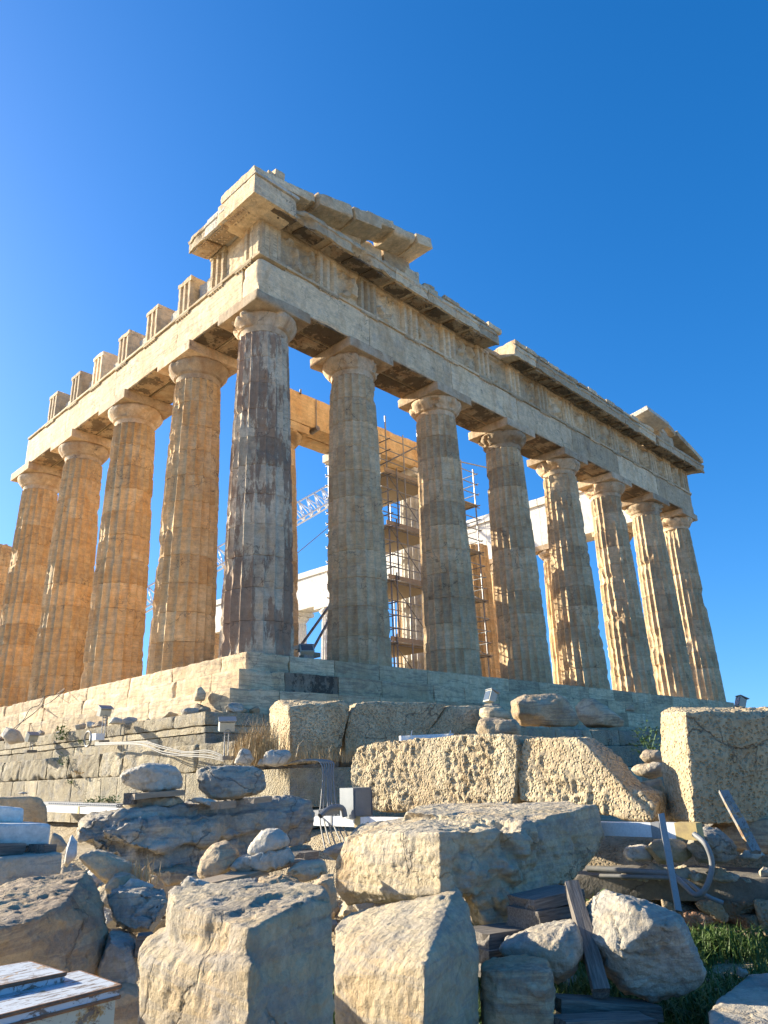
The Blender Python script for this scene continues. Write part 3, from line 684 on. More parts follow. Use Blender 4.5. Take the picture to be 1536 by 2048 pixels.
# pediment corners -----------------------------------------------------------------
SL = math.degrees(math.atan(.255))
def raking(mb, x0, x1, ztop0, slope, th, y0, y1, chip, tone=None, big=0, cut=0):
    L = math.hypot(x1-x0, (x1-x0)*math.tan(R(slope))); cx = (x0+x1)/2; cz = ztop0+(x1-x0)/2*math.tan(R(slope))-th/2
    eblock(mb, cx-L/2, cx+L/2, y0, y1, cz-th/2, cz+th/2, .06, chip, .012, tone=tone, rot=rotm('Y', -slope), big=big)
mb = MB()
raking(mb, -.66, 1.5, ZG+.28, 7.5, .26, -.63, 1.1, .05, .9); raking(mb, .35, 1.75, ZG+.55, 12, .30, -.50, 1.0, .06, .6, .04)
raking(mb, 1.8, 3.3, ZG+.86, SL, .46, -.66, 1.2, .10, .5, .1); raking(mb, 3.33, 4.6, ZG+1.22, SL, .48, -.68, 1.2, .08, .4, .05)
raking(mb, 4.0, 5.3, ZG+1.50, SL, .34, -.63, .35, .07, .55, .05); raking(mb, 5.32, 6.5, ZG+1.74, SL, .40, -.60, .45, .09, .6, .12); raking(mb, 6.52, 7.35, ZG+2.04, SL, .42, -.62, .75, .04, .8)
mb.obj('raking_cornice', M['ent'], T, smooth=True, angle=R(35))
mb = MB(); eblock(mb, .05, .75, -.35, .35, ZG+.42, ZG+.72, .05, .08, .02); eblock(mb, .35, .72, -.3, .25, ZG+.68, ZG+1.12, .04, .1, .02, big=.08); eblock(mb, .12, .5, -.25, .2, ZG+.7, ZG+.92, .05, .1, .02, big=.08)
mb.obj('acroterion_stub', M['ent'], T, smooth=True, angle=R(40))
mb = MB()
for i, (x0, x1) in enumerate([(1.6, 3.0), (3.0, 4.4), (4.4, 5.8), (5.8, 7.3), (7.3, 8.2)]):
    zt = ZG+.5+.255*((x0+x1)/2+.7)-.55 if i < 4 else ZG+.9
    eblock(mb, x0, x1-.01, FA+(-.05 if i < 2 else .22), FA+1.1, ZG, max(zt, ZG+.3), .07, .12, .05, big=.15)
eblock(mb, 7.2, 8.0, -.25, .6, ZG+.02, ZG+.42, .06, .1, .03, big=.1); eblock(mb, 7.45, 8.0, -.1, .55, ZG+.42, ZG+.72, .06, .12, .03, big=.1)
eblock(mb, 6.3, 7.1, -.15, .6, ZG+.02, ZG+.9, .06, .12, .05, big=.2)
mb.obj('pediment_wall', M['ent'], T, smooth=True, angle=R(40))
mb = MB(); XR = 31.55
raking(mb, 29.6, 31.5, ZG+.28+.5, -SL, .3, -.62, 1.1, .08); raking(mb, 28.3, 29.9, ZG+1.12, -SL, .34, -.6, 1.1, .09, None, .08); raking(mb, 27.3, 28.6, ZG+1.36, -SL, .3, -.5, 1.1, .08, None, .06)
raking(mb, 26.3, 27.4, ZG+.95, -SL*.8, .3, -.4, 1.1, .1, None, .1)
eblock(mb, 26.0, 30.2, FA+.5, FA+1.1, ZG, ZG+.5, .1, .08, .02); eblock(mb, 26.2, 27.9, -.45, .5, ZG+.05, ZG+.5, .07, .15, .03, big=.15)
mb.obj('raking_cornice', M['ent'], T, smooth=True, angle=R(40))
mb = MB(); eblock(mb, 23.9, 26.4, -.95, .7, ZG+.55, ZG+.80, .06, .02, .004, rot=rotm('X', -10)@rotm('Y', 3), tone=1.); eblock(mb, 24.3, 25.4, .0, .9, ZG+.03, ZG+.6, .1, .05, .01)
mb.obj('restored_slab', M['rockw'], T, smooth=True, angle=R(35))

# ------------------------------------------------------------------ fallen stones
def atx(px, py, x): d = ray(px, py); return CAM+d*(x-CAM[0])/d[0]
def atz(px, py, z): d = ray(px, py); return CAM+d*(z-CAM[2])/d[2]
def hull_bm(groups):
    bm = bmesh.new()
    for pts in groups:
        b2 = bmesh.new()
        for p in pts: b2.verts.new(p)
        r = bmesh.ops.convex_hull(b2, input=b2.verts[:])
        bmesh.ops.delete(b2, geom=[g for g in r['geom_interior'] if isinstance(g, bmesh.types.BMVert)], context='VERTS')
        bmesh.ops.recalc_face_normals(b2, faces=b2.faces[:])
        me = bpy.data.meshes.new('t'); b2.to_mesh(me); b2.free(); bm.from_mesh(me); bpy.data.meshes.remove(me)
    return bm
def rock_mesh(groups, vox, amp=.02, facet=.6, pit=0, relax=2, seed=0, zones=()):
    bm = hull_bm(groups); me = bpy.data.meshes.new('t'); bm.to_mesh(me); bm.free()
    o = bpy.data.objects.new('t', me); col.objects.link(o)
    m = o.modifiers.new('r', 'REMESH'); m.mode = 'VOXEL'; m.voxel_size = vox
    m = o.modifiers.new('s', 'SMOOTH'); m.factor = .5; m.iterations = relax
    dg = bpy.context.evaluated_depsgraph_get(); ev = o.evaluated_get(dg); me2 = bpy.data.meshes.new_from_object(ev)
    bpy.data.objects.remove(o); bpy.data.meshes.remove(me)
    n = len(me2.vertices); V = np.empty(n*3); me2.vertices.foreach_get('co', V); V = V.reshape(-1, 3)
    N = np.empty(n*3); me2.vertices.foreach_get('normal', N); N = N.reshape(-1, 3)
    s = np.array([seed*5.3, seed*2.1, seed*7.7]); W = V+s
    D = amp*.5*fbm(W*1.6, 2)+amp*.32*fbm(W*7, 3)+amp*.30*(fbm(W*26, 3)-.6*np.abs(pn(W*19+5)))
    if facet > 0:                                             # flaked layers with crisp edges, and planar chips
        q = fbm(W*np.array([1.5, 1.5, 2.6])+.12*np.stack([pn(W*7), pn(W*7+9), pn(W*7+21)], 1), 4)*3.2; fq = q-np.floor(q)
        D += facet*amp*.8*(np.floor(q)+sstep(fq, .86, 1))*.55
        lo, hi = V.min(0), V.max(0); vol = np.prod(np.maximum(hi-lo, .1)); k = int(np.clip(vol*90, 10, 70)); rs = np.random.RandomState(int(seed)+3)
        S = lo+(hi-lo)*rs.rand(k, 3); Tt = rs.normal(size=(k, 3))*.35; of = rs.uniform(-1, 1, k)
        Wd = V+.03*np.stack([pn(W*4), pn(W*4+9), pn(W*4+21)], 1)
        dd = ((Wd[:, None]-S)**2).sum(2); j = dd.argmin(1)
        D += facet*amp*(of[j]*.4+((V-S[j])*Tt[j]).sum(1)*4)*.6
        g_ = fbm(W*np.array([2.2, 2.2, 5]), 3); D -= facet*amp*1.0*sstep(.05-np.abs(g_), 0, .05)*sstep(pn(W*1.1+3), 0, .2)
    for (zp, zr, za) in zones:
        zd = np.linalg.norm(V-np.asarray(zp), axis=1)/zr; k_ = sstep(1.15-zd+.25*fbm(W*3, 2), 0, .3)
        rg = np.abs(fbm(W*2.6+7, 4)); D -= k_*za*(.5-rg*1.3+.35*np.floor(3*fbm(W*2.1+3, 2))*.5)
    if pit: 
        pit = pit*(.30+.85*sstep(fbm(W*1.1+13, 2), -.35, .3))
        p = fbm(W*np.array([17, 17, 14]), 3); D -= pit*sstep(p, -.05, .6)*.022; D += pit*.022*fbm(W*5, 3)+pit*.012*np.abs(pn(W*15+4))
    V = V+N*D[:, None]
    me2.vertices.foreach_set('co', V.ravel()); 
    return me2, V
NS = [0]
def finish(me, V, name, label, cat, mat, group=None):
    NS[0] += 1
    base = np.array([V[:, 0].mean(), V[:, 1].mean(), V[:, 2].min()])
    me.vertices.foreach_set('co', (V-base).ravel()); me.name = name; me.materials.clear(); me.materials.append(mat)
    a = me.attributes.new('tone', 'FLOAT', 'POINT'); a.data.foreach_set('value', np.full(len(V), random.random(), np.float32))
    me.polygons.foreach_set('use_smooth', [True]*len(me.polygons)); me.update()
    o = bpy.data.objects.new(name, me); col.objects.link(o); o.location = base; o['_w'] = [float(v) for v in base]
    return tag(o, label, cat, group)
def P3(pts, th=0, dirdeg=None, drop=0):
    W = [at(*p) if len(p) == 3 else np.array(p[:3]) for p in pts]
    if th:
        if dirdeg is None: c = np.mean(W, 0)-CAM; dirdeg = math.degrees(math.atan2(c[1], c[0]))
        W = W+[w+np.array([math.cos(R(dirdeg))*th, math.sin(R(dirdeg))*th, drop]) for w in W]
    return W
def rock(name, label, cat, groups, mat, vox=.02, amp=.02, facet=.6, pit=0, relax=1, group=None, zones=()):
    me, V = rock_mesh(groups, vox, amp, facet, pit, relax, NS[0]+1, zones)
    return finish(me, V, name, label, cat, M[mat], group)
def chop(W, seed, k):
    """cuts flat fracture faces off the side of a stone hull that looks up and outwards"""
    rs = np.random.RandomState(seed); W = np.array(W); c = W.mean(0); vd = CAM-c; vd /= np.linalg.norm(vd); pts = [Vector(w) for w in W]
    for _ in range(k):
        n = rs.normal(size=3); n /= np.linalg.norm(n); n = n+vd*1.15; n[2] += .15; n /= np.linalg.norm(n)
        bm = bmesh.new()
        for p in pts: bm.verts.new(p)
        r = bmesh.ops.convex_hull(bm, input=bm.verts[:])
        bmesh.ops.delete(bm, geom=[g for g in r['geom_interior'] if isinstance(g, bmesh.types.BMVert)], context='VERTS')
        m = max((v.co-Vector(c)).dot(Vector(n)) for v in bm.verts)*rs.uniform(.74, .9)
        bmesh.ops.bisect_plane(bm, geom=bm.verts[:]+bm.edges[:]+bm.faces[:], plane_co=Vector(c)+Vector(n)*m, plane_no=Vector(n), clear_outer=True)
        pts = [v.co.copy() for v in bm.verts]; bm.free()
    return [np.array(p) for p in pts]
def boul(label, outline, d, th, mat, vox=None, amp=.02, facet=.7, front=(), name='fallen_stone', cat='stone', group=None, pit=0, flat=0.8, dtilt=0, relax=1):
    """boulder from its outline: widest ring at distance d, a smaller front ring and back ring, optional proud front points"""
    o = np.array(outline, float); c = o.mean(0); W = []
    for (px, py) in o: W.append(at(px, py, d+dtilt*(px-c[0])))
    for (px, py) in o: q = c+(np.array([px, py])-c)*flat; W.append(at(q[0], q[1], d-.34*th+dtilt*(px-c[0]))); 
    for (px, py) in o:
        w = at(px, py, d); dv = w-CAM; dv[2] = 0; dv /= np.linalg.norm(dv); cc = at(c[0], c[1], d); W.append(cc+(w-cc)*.85+dv*th*.7)
    for f in front: W.append(at(*f))
    W = chop(W, int(outline[0][0])+int(outline[0][1]), 7)
    return rock(name, label, cat, [W], mat, vox or max(.012, d*.0028), amp, facet, pit, relax, group)

# near stones --------------------------------------------------------------
rock('split_block', 'pale split marble block with a stepped broken ledge, nearest the viewer at the bottom centre', 'stone',
     [P3([(338, 1800, 3.560), (350, 1788, 3.600), (655, 1777, 3.520), (664, 1800, 3.520), (498, 1862, 3.024), (494, 2120, 2.976), (669, 2120, 3.400), (340, 2120, 3.600)], .3, 62),
      P3([(278, 1925, 3.560), (303, 1893, 3.600), (330, 1880, 3.600), (505, 1925, 2.896), (488, 2120, 2.864), (281, 2120, 3.520), (560, 2120, 3.160), (560, 1990, 3.200)], .3, 62)], 'rock', .012, .016, .8)
rock('leaning_block', 'cream marble block with a sloping ribbed top and dark grey right side, bottom centre', 'stone',
     [P3([(666, 1955, 4.45), (668, 2120, 4.4), (850, 1930, 3.9), (848, 2120, 3.86), (668, 1856, 4.9), (676, 1838, 5.1), (700, 1824, 5.2), (880, 1788, 4.75), (908, 1783, 4.8), (914, 1786, 5.2), (936, 1806, 4.8), (958, 1900, 4.6), (960, 2120, 4.5)], 0),
      P3([(850, 1960, 3.95), (925, 1850, 4.65), (960, 1910, 4.55), (960, 2120, 4.5), (850, 2120, 3.92)], .8, 40)], 'rock', .012, .015, .7)
rock('great_block', 'large flat topped marble block with a dark broken corner, resting on timbers in the middle', 'stone',
     [P3([(688, 1672, 6.7), (673, 1720, 6.7), (672, 1785, 6.65), (692, 1812, 6.7), (878, 1663, 5.75), (880, 1790, 5.78), (905, 1800, 5.8), (730, 1648, 7.3), (740, 1800, 7.2), (1000, 1658, 6.2), (1000, 1780, 6.2), (1040, 1640, 7.4), (860, 1628, 7.5)]),
      P3([(882, 1668, 5.95), (900, 1662, 5.95), (1045, 1659, 6.2), (1050, 1760, 6.2), (1046, 1845, 6.3), (985, 1868, 6.15), (945, 1830, 6.15), (930, 1780, 6.0)], .7, 38),
      P3([(810, 1622, 7.0), (1045, 1650, 6.45), (1175, 1614, 7.3), (1195, 1612, 7.5), (1130, 1604, 8.0), (860, 1606, 8.2), (800, 1660, 7.2), (1045, 1690, 6.6), (1100, 1660, 7.2)]),
      P3([(1040, 1660, 6.35), (1195, 1616, 7.5), (1210, 1672, 7.5), (1200, 1705, 7.4), (1165, 1745, 7.2), (1100, 1780, 6.7), (1046, 1806, 6.4)], .35, 45)], 'rock', .014, .016, .9, zones=[(at(965, 1770, 6.1), .42, .10), (at(1045, 1700, 6.35), .32, .09), (at(1120, 1780, 6.9), .4, .05)])
rock('brown_block', 'large brownish marble block with banded grain and a lit jagged top edge, at the left', 'stone',
     [P3([(-90, 1800, 4.900), (20, 1764, 5.100), (60, 1750, 5.100), (175, 1738, 5.200), (190, 1765, 5.100), (207, 1810, 5.000), (222, 1880, 4.900), (214, 1945, 4.800), (130, 1984, 4.400), (60, 1970, 4.200), (-90, 1935, 3.950), (-90, 1880, 3.900), (60, 1840, 4.100), (135, 1800, 4.400), (165, 1840, 4.450)])], 'rockb', .013, .018, .9)
rock('long_slab', 'long rugged grey slab of rock carrying smaller stones, left of centre', 'stone',
     [P3([(182, 1634, 7.475), (160, 1650, 7.475), (155, 1680, 7.475), (190, 1700, 7.360), (300, 1616, 7.590), (470, 1600, 8.050), (600, 1592, 8.625), (622, 1602, 8.625), (632, 1655, 8.625), (625, 1690, 8.625), (480, 1718, 7.935), (330, 1750, 7.475), (280, 1746, 7.360)], .75, 65),
      P3([(200, 1660, 7.302), (300, 1640, 7.417), (470, 1625, 7.877), (600, 1620, 8.452), (600, 1655, 8.452), (470, 1670, 7.820), (300, 1700, 7.302), (210, 1690, 7.302)], .4, 65)], 'rockg', .016, .022, 1.0, zones=[(at(220, 1690, 7.2), .5, .10), (at(420, 1680, 7.6), .6, .06), (at(590, 1680, 8.4), .6, .05)])
boul('grey boulder in the shade lying tilted against a beam, lower right', [(1170, 1822), (1185, 1790), (1205, 1779), (1300, 1806), (1362, 1832), (1384, 1872), (1393, 1930), (1408, 1962), (1398, 1976), (1365, 1982), (1330, 1988), (1300, 2003), (1245, 1986), (1197, 1945), (1176, 1880)],
     5.3, .55, 'rockg', .013, .022, .9, name='grey_boulder', front=[(1230, 1850, 4.98), (1330, 1900, 5.0), (1300, 1960, 5.02)])
# pitted blocks of the row
rock('pitted_block', 'long pale limestone block with a deeply pitted sunlit face, centre', 'stone',
     [[atx(*p, -3.05) for p in [(704, 1512), (716, 1497), (745, 1486), (860, 1477), (965, 1466), (1030, 1470), (1036, 1500), (1030, 1590), (1022, 1612), (900, 1619), (760, 1624), (712, 1606), (702, 1560)]]+
      [atx(*p, -3.05)+np.array([.6, .05, -.02]) for p in [(704, 1512), (745, 1486), (965, 1464), (1030, 1470), (1022, 1612), (760, 1624), (702, 1560)]]], 'carv', .018, .016, .2, pit=1)
rock('pitted_block', 'broken pale limestone block with pitted face and diagonal broken end, beside the long one', 'stone',
     [[atx(*p, -3.0) for p in [(1046, 1476), (1150, 1474), (1170, 1486), (1200, 1540), (1262, 1590), (1308, 1640), (1290, 1646), (1150, 1612), (1040, 1600), (1031, 1530)]]+
      [atx(*p, -3.0)+np.array([.55, .1, .0]) for p in [(1050, 1478), (1160, 1476), (1210, 1520), (1262, 1580), (1290, 1646), (1040, 1600)]],
      [atx(*p, -2.95) for p in [(1240, 1568), (1280, 1584), (1310, 1612), (1309, 1642), (1240, 1640)]]+[atx(*p, -2.95)+np.array([.6, .1, 0]) for p in [(1240, 1568), (1300, 1590), (1310, 1640)]]], 'carv', .018, .016, .2, pit=1)
rock('upright_block', 'tall pitted limestone block with a sunlit left end and shaded front, at the right edge', 'stone',
     [P3([(1320, 1424, 9.0), (1345, 1414, 9.0), (1370, 1424, 8.15), (1322, 1540, 8.95), (1331, 1560, 8.9), (1336, 1638, 8.85), (1388, 1650, 8.1), (1384, 1600, 8.12), (1376, 1500, 8.15), (1480, 1440, 8.35), (1640, 1418, 8.9), (1640, 1640, 8.9), (1500, 1630, 8.45), (1640, 1420, 9.5), (1400, 1416, 9.3)])], 'carv', .018, .018, .25, pit=.8)
# stones standing on the foundation terrace
rock('end_block', 'rough limestone block with a sunlit end, standing left in the row behind the dry grass', 'stone',
     [P3([(546, 1412, 12.9), (556, 1400, 13.0), (548, 1530, 12.8), (578, 1414, 12.2), (581, 1530, 12.15), (690, 1400, 12.6), (700, 1414, 12.6), (694, 1445, 12.6), (672, 1490, 12.6), (675, 1525, 12.6)], .5, 60)], 'carv', .03, .03, .5, pit=.5)
rock('cracked_block', 'long cracked limestone block in the shade, middle of the row below the steps', 'stone',
     [P3([(700, 1425, 12.75), (712, 1405, 12.8), (860, 1405, 13.3), (893, 1408, 13.5), (880, 1432, 13.4), (845, 1468, 13.2), (836, 1500, 13.2), (750, 1515, 12.9), (690, 1510, 12.7), (690, 1460, 12.7)], .5, 60)], 'carv', .03, .025, .5, pit=.3)
rock('end_block', 'smooth limestone block in the shade, right of the cracked block', 'stone',
     [P3([(897, 1410, 13.6), (1000, 1411, 14.1), (1010, 1415, 14.1), (1010, 1470, 14.1), (850, 1508, 13.2), (845, 1478, 13.2), (880, 1440, 13.4)], .5, 60)], 'carv', .035, .02, .3, pit=.2)
SH = [
 ('brown flat boulder lying on the steps behind the pitted blocks', [(1020, 1402), (1048, 1388), (1112, 1388), (1132, 1396), (1150, 1418), (1160, 1442), (1152, 1453), (1108, 1456), (1040, 1450), (1024, 1432)], 14.8, .9, 'rockb'),
 ('smaller brown stone right of the flat boulder on the steps', [(1150, 1412), (1165, 1396), (1190, 1397), (1222, 1428), (1250, 1440), (1252, 1455), (1170, 1456), (1155, 1436)], 16.5, .8, 'rockb'),
 ('little upright stone perched on the steps', [(1246, 1424), (1258, 1408), (1268, 1409), (1271, 1424)], 18, .3, 'rockb'),
 ('low rounded slab tucked behind the long pitted block', [(948, 1458), (962, 1438), (1030, 1438), (1042, 1456), (1040, 1478), (960, 1474)], 12.2, .6, 'rockb'),
 ('squared stone at the foot of the steps, above the low rounded slab', [(1000, 1414), (1020, 1425), (1022, 1440), (955, 1442), (958, 1416)], 13.4, .5, 'step'),
 ('sunlit brown stone lying between the broken pitted block and the tall block', [(1262, 1540), (1275, 1528), (1318, 1524), (1332, 1532), (1334, 1550), (1300, 1558), (1272, 1549)], 9.9, .4, 'rock'),
 ('shaded stone behind the sunlit brown one', [(1278, 1514), (1290, 1500), (1318, 1500), (1332, 1512), (1330, 1530), (1288, 1526)], 10.6, .4, 'rockb'),
 ('squared cream stone lodged beside the tall block', [(1280, 1562), (1322, 1556), (1334, 1580), (1330, 1604), (1296, 1598), (1280, 1582)], 9.2, .4, 'rock'),
 ('brown wedge stone under the foot of the tall block', [(1304, 1604), (1336, 1600), (1400, 1640), (1420, 1668), (1380, 1672), (1310, 1650)], 8.9, .5, 'rockb'),
 ('dark stone under the right end of the tall block', [(1420, 1655), (1440, 1640), (1600, 1630), (1600, 1700), (1500, 1712), (1440, 1690)], 8.6, .6, 'rockb'),
 ('pale moulded stone disc on the concrete ledge', [(1247, 1712), (1250, 1697), (1288, 1693), (1310, 1704), (1306, 1720), (1258, 1723)], 7.9, .3, 'rockw'),
 ('sunlit angular stone on the ledge, left of the steel post', [(1288, 1694), (1306, 1680), (1345, 1676), (1378, 1692), (1386, 1712), (1362, 1727), (1318, 1726)], 7.8, .35, 'rock'),
 ('pitted grey stone on the ledge, right of the steel post', [(1371, 1692), (1384, 1670), (1408, 1654), (1440, 1662), (1470, 1690), (1482, 1716), (1445, 1730), (1392, 1726)], 7.7, .4, 'rockg'),
 ('pale rubble stone at the right end of the ledge', [(1476, 1716), (1488, 1700), (1520, 1700), (1536, 1712), (1510, 1724)], 7.9, .3, 'rockw'),
 ('small white angular stone in front of the dry grass', [(522, 1530), (528, 1502), (545, 1497), (578, 1500), (583, 1512), (572, 1530), (548, 1536)], 11.3, .35, 'rockw'),
 ('thin upright marble flake left of the small white angular stone', [(466, 1530), (478, 1498), (488, 1494), (502, 1502), (512, 1520), (500, 1532)], 11.4, .2, 'rockw'),
 ('dull stone between the flake and the small white angular stone', [(512, 1532), (518, 1516), (530, 1514), (532, 1534)], 11.4, .2, 'rockg'),
 ('white fluted boulder balanced on the long slab, leftmost on top', [(240, 1552), (250, 1540), (278, 1528), (318, 1525), (352, 1535), (366, 1556), (362, 1574), (335, 1582), (290, 1588), (262, 1574), (246, 1566)], 7.93, 0.46, 'rockw'),
 ('flat grey stone block balanced on the long slab, right on top', [(390, 1540), (400, 1532), (505, 1529), (528, 1542), (533, 1578), (518, 1592), (440, 1603), (418, 1600), (398, 1578)], 7.99, 0.46, 'rockg'),
 ('thin pale stone under the white fluted boulder', [(244, 1612), (262, 1596), (340, 1590), (360, 1596), (372, 1606), (330, 1616), (262, 1622)], 7.82, 0.40, 'rock'),
 ('thin pale splinter under the flat grey block', [(370, 1600), (392, 1592), (430, 1600), (440, 1612), (420, 1616), (384, 1608)], 7.76, 0.23, 'rockw'),
 ('leaning brown boulder propped on the plank', [(396, 1746), (400, 1718), (428, 1692), (454, 1684), (478, 1706), (470, 1732), (440, 1758), (408, 1768)], 5.9, .35, 'rockb'),
 ('white rough stone with a square socket, on the plank', [(454, 1736), (474, 1716), (536, 1702), (578, 1696), (592, 1710), (590, 1728), (530, 1743), (482, 1750), (462, 1746)], 5.85, .35, 'rockw'),
 ('white angular stone topmost of the little pile on the plank', [(496, 1708), (508, 1684), (524, 1660), (562, 1656), (578, 1680), (576, 1692), (540, 1703), (502, 1712)], 5.85, .3, 'rockw'),
 ('white round stone under the left end of the plank', [(358, 1768), (374, 1754), (418, 1764), (438, 1778), (420, 1792), (368, 1794)], 5.5, .3, 'rockw'),
 ('flat pale stone below the middle of the plank', [(440, 1784), (470, 1764), (512, 1760), (530, 1776), (510, 1794), (450, 1796)], 5.45, .3, 'rockg'),
 ('tan stone below the right end of the plank', [(512, 1762), (560, 1748), (602, 1762), (614, 1782), (560, 1796), (516, 1790)], 5.4, .35, 'rockb'),
 ('squared stone beyond the right end of the plank', [(572, 1744), (604, 1724), (650, 1722), (658, 1748), (610, 1768), (580, 1762)], 5.7, .35, 'rock'),
 ('orange lit stone squeezed between the split block and the great block', [(594, 1790), (640, 1756), (672, 1750), (680, 1810), (664, 1830), (610, 1812)], 5.3, .4, 'rockb'),
 ('blue grey stone at the foot of the hanging cables', [(640, 1706), (668, 1690), (712, 1684), (716, 1712), (670, 1720)], 7.2, .35, 'rockg'),
 ('pale stone between the hanging cables and the great block', [(690, 1684), (716, 1650), (740, 1640), (744, 1690), (712, 1712)], 7.4, .35, 'rock'),
 ('pale wedge of marble under the left end of the long slab', [(158, 1716), (184, 1702), (204, 1706), (262, 1730), (292, 1756), (290, 1790), (216, 1772), (192, 1752)], 5.8, .5, 'rock'),
 ('small ochre stone on the dark rough rock', [(206, 1778), (228, 1748), (262, 1744), (282, 1768), (256, 1786), (216, 1794)], 5.4, .3, 'rock'),
 ('white splinter beside the small ochre stone', [(244, 1776), (262, 1756), (312, 1772), (292, 1786)], 5.3, .2, 'rockw'),
 ('dark rough grey rock left of the split block', [(207, 1790), (236, 1778), (290, 1774), (336, 1788), (346, 1806), (318, 1832), (306, 1878), (252, 1872), (220, 1842)], 5.0, .5, 'rockg'),
 ('blue grey veined rock between the brown block and the split block', [(218, 1868), (262, 1874), (284, 1892), (282, 1985), (250, 1998), (196, 1982), (186, 1944), (212, 1900)], 4.7, .5, 'rockg'),
 ('dark stone behind the rusty metal box', [(192, 2000), (248, 1975), (280, 1990), (282, 2080), (196, 2080)], 4.4, .5, 'rockb'),
 ('weathered stone with a vertical broken face, beneath the timbers at the bottom', [(960, 1942), (1002, 1934), (1076, 1930), (1104, 1940), (1113, 1985), (1108, 2090), (962, 2090)], 4.7, .5, 'rockb'),
 ('rounded grey stone carrying the stacked timbers', [(1000, 1900), (1060, 1868), (1110, 1856), (1154, 1850), (1168, 1900), (1150, 1940), (1116, 1968), (1040, 1940)], 5.2, .5, 'rockg'),
 ('low stone wedged under the middle of the long slab', [(300, 1742), (360, 1730), (402, 1738), (404, 1762), (330, 1778)], 7.24, 0.46, 'rockb'),
 ('brown stone prop under the right end of the long slab', [(560, 1702), (620, 1694), (640, 1722), (580, 1732)], 7.93, 0.46, 'rockb'),
 ('tiny round stone sitting on the brown curved block', [(31, 1590), (36, 1582), (56, 1582), (62, 1590)], 7.1, .12, 'rockw'),
 ('white pointed marble shard left of the long slab', [(122, 1732), (136, 1672), (146, 1664), (158, 1682), (156, 1712), (134, 1740)], 6.2, .2, 'new'),
 ('dull stone behind the white blocks', [(98, 1700), (104, 1664), (120, 1672), (134, 1690), (124, 1704)], 6.7, .3, 'rockg'),
 ('small white stone on the grass by the corner slab', [(1470, 1950), (1476, 1935), (1496, 1940), (1500, 1950), (1484, 1958)], 5.6, .1, 'rockg'),
 ('half buried fragment at the foot of the steps, left of the corner', [(0, 1470), (12, 1452), (40, 1462), (50, 1484), (20, 1490)], 21, .5, 'rockw'),
 ('pale fragment leaning on the lowest step near the corner', [(386, 1404), (392, 1376), (402, 1370), (412, 1384), (410, 1402)], 16.5, .4, 'step'),
 ('flat pale fragment beside the first floodlight', [(215, 1448), (226, 1432), (246, 1436), (252, 1448)], 17.6, .4, 'rockw'),
]
for (lb, ol, d, th, mt) in SH:
    boul(lb, ol, d, th, mt, max(.012, d*.0024), min(.022, .006+.0024*(max(p[0] for p in ol)-min(p[0] for p in ol))*d/100), .9)
# squared white blocks on the left
def sq(name, label, pts, th, dr, mat, amp=.003, vox=.018): rock(name, label, 'block', [P3(pts, th, dr)], mat, vox, amp, .2, relax=1)
sq('white_block', 'new white marble block, upper of the two at the left edge', [(-60, 1606, 6.1), (-60, 1645, 6.1), (50, 1616, 6.0), (48, 1648, 6.0)], .35, 80, 'new')
sq('white_block', 'new white marble block with a sloped end, lower of the two at the left edge', [(-60, 1647, 5.7), (-60, 1689, 5.7), (104, 1647, 5.8), (98, 1694, 5.8)], .5, 82, 'new')
sq('grey_slab', 'thick veined grey slab under the white blocks', [(-60, 1722, 5.4), (-60, 1790, 5.4), (126, 1704, 5.6), (124, 1750, 5.6)], .8, 84, 'rockg', .007)
rock('curved_block', 'brown block with a rounded end behind the white blocks', 'stone', [P3([(-60, 1598, 6.9), (60, 1592, 6.8), (84, 1596, 6.8), (95, 1616, 6.8), (96, 1650, 6.8), (-60, 1650, 6.9)], .5, 80)], 'rockb', .02, .01, .3)
zt = -4.10
rock('corner_slab', 'smooth grey marble slab on the grass in the bottom right corner', 'stone', [[atz(*p, zt) for p in [(1416, 2022), (1432, 1998), (1494, 1946), (1640, 1938), (1640, 2140), (1424, 2060)]]+[atz(*p, zt)-np.array([0, 0, .35]) for p in [(1416, 2022), (1494, 1946), (1640, 1938), (1640, 2140)]]], 'rockg', .013, .010, .3)
# rubble: small stones of a few kinds, copied about
protos = []
for k in range(6):
    rs = np.random.RandomState(100+k); q = rs.normal(size=(14, 3)); q /= np.linalg.norm(q, axis=1)[:, None]; q *= np.array([.5, .38, .26])*(1+.25*rs.rand(14, 1))
    me, V = rock_mesh([q], .03, .03, 1.0, 0, 2, 200+k)
    lo = V[:, 2].min(); V[:, 2] -= lo
    me.vertices.foreach_set('co', V.ravel()); me.materials.clear(); me.materials.append(M[['rock', 'rockw', 'rockb', 'rockg', 'rock', 'rockw'][k]])
    a = me.attributes.new('tone', 'FLOAT', 'POINT'); a.data.foreach_set('value', np.full(len(V), rs.rand(), np.float32)); me.polygons.foreach_set('use_smooth', [True]*len(me.polygons))
    me.name = 'rubble_stone'; protos.append(me)
def rubble(x, y, z, s, label, group):
    o = bpy.data.objects.new('rubble_stone', random.choice(protos)); col.objects.link(o); o.location = (x, y, z)
    o.rotation_euler = (random.uniform(-.2, .2), random.uniform(-.2, .2), random.uniform(0, 6.28)); o.scale = (s*random.uniform(.8, 1.2), s*random.uniform(.8, 1.2), s*random.uniform(.8, 1.3))
    tag(o, label, 'rubble', group)
for k in range(60):
    px = random.uniform(110, 430); p = atz(px, random.uniform(1690, 1790), -3.95 - .2*random.random())
    rubble(p[0], p[1], p[2]-.2, random.uniform(.35, .75), 'broken marble rubble lying in the hollows between the large fallen stones', 'rubble between the fallen stones')
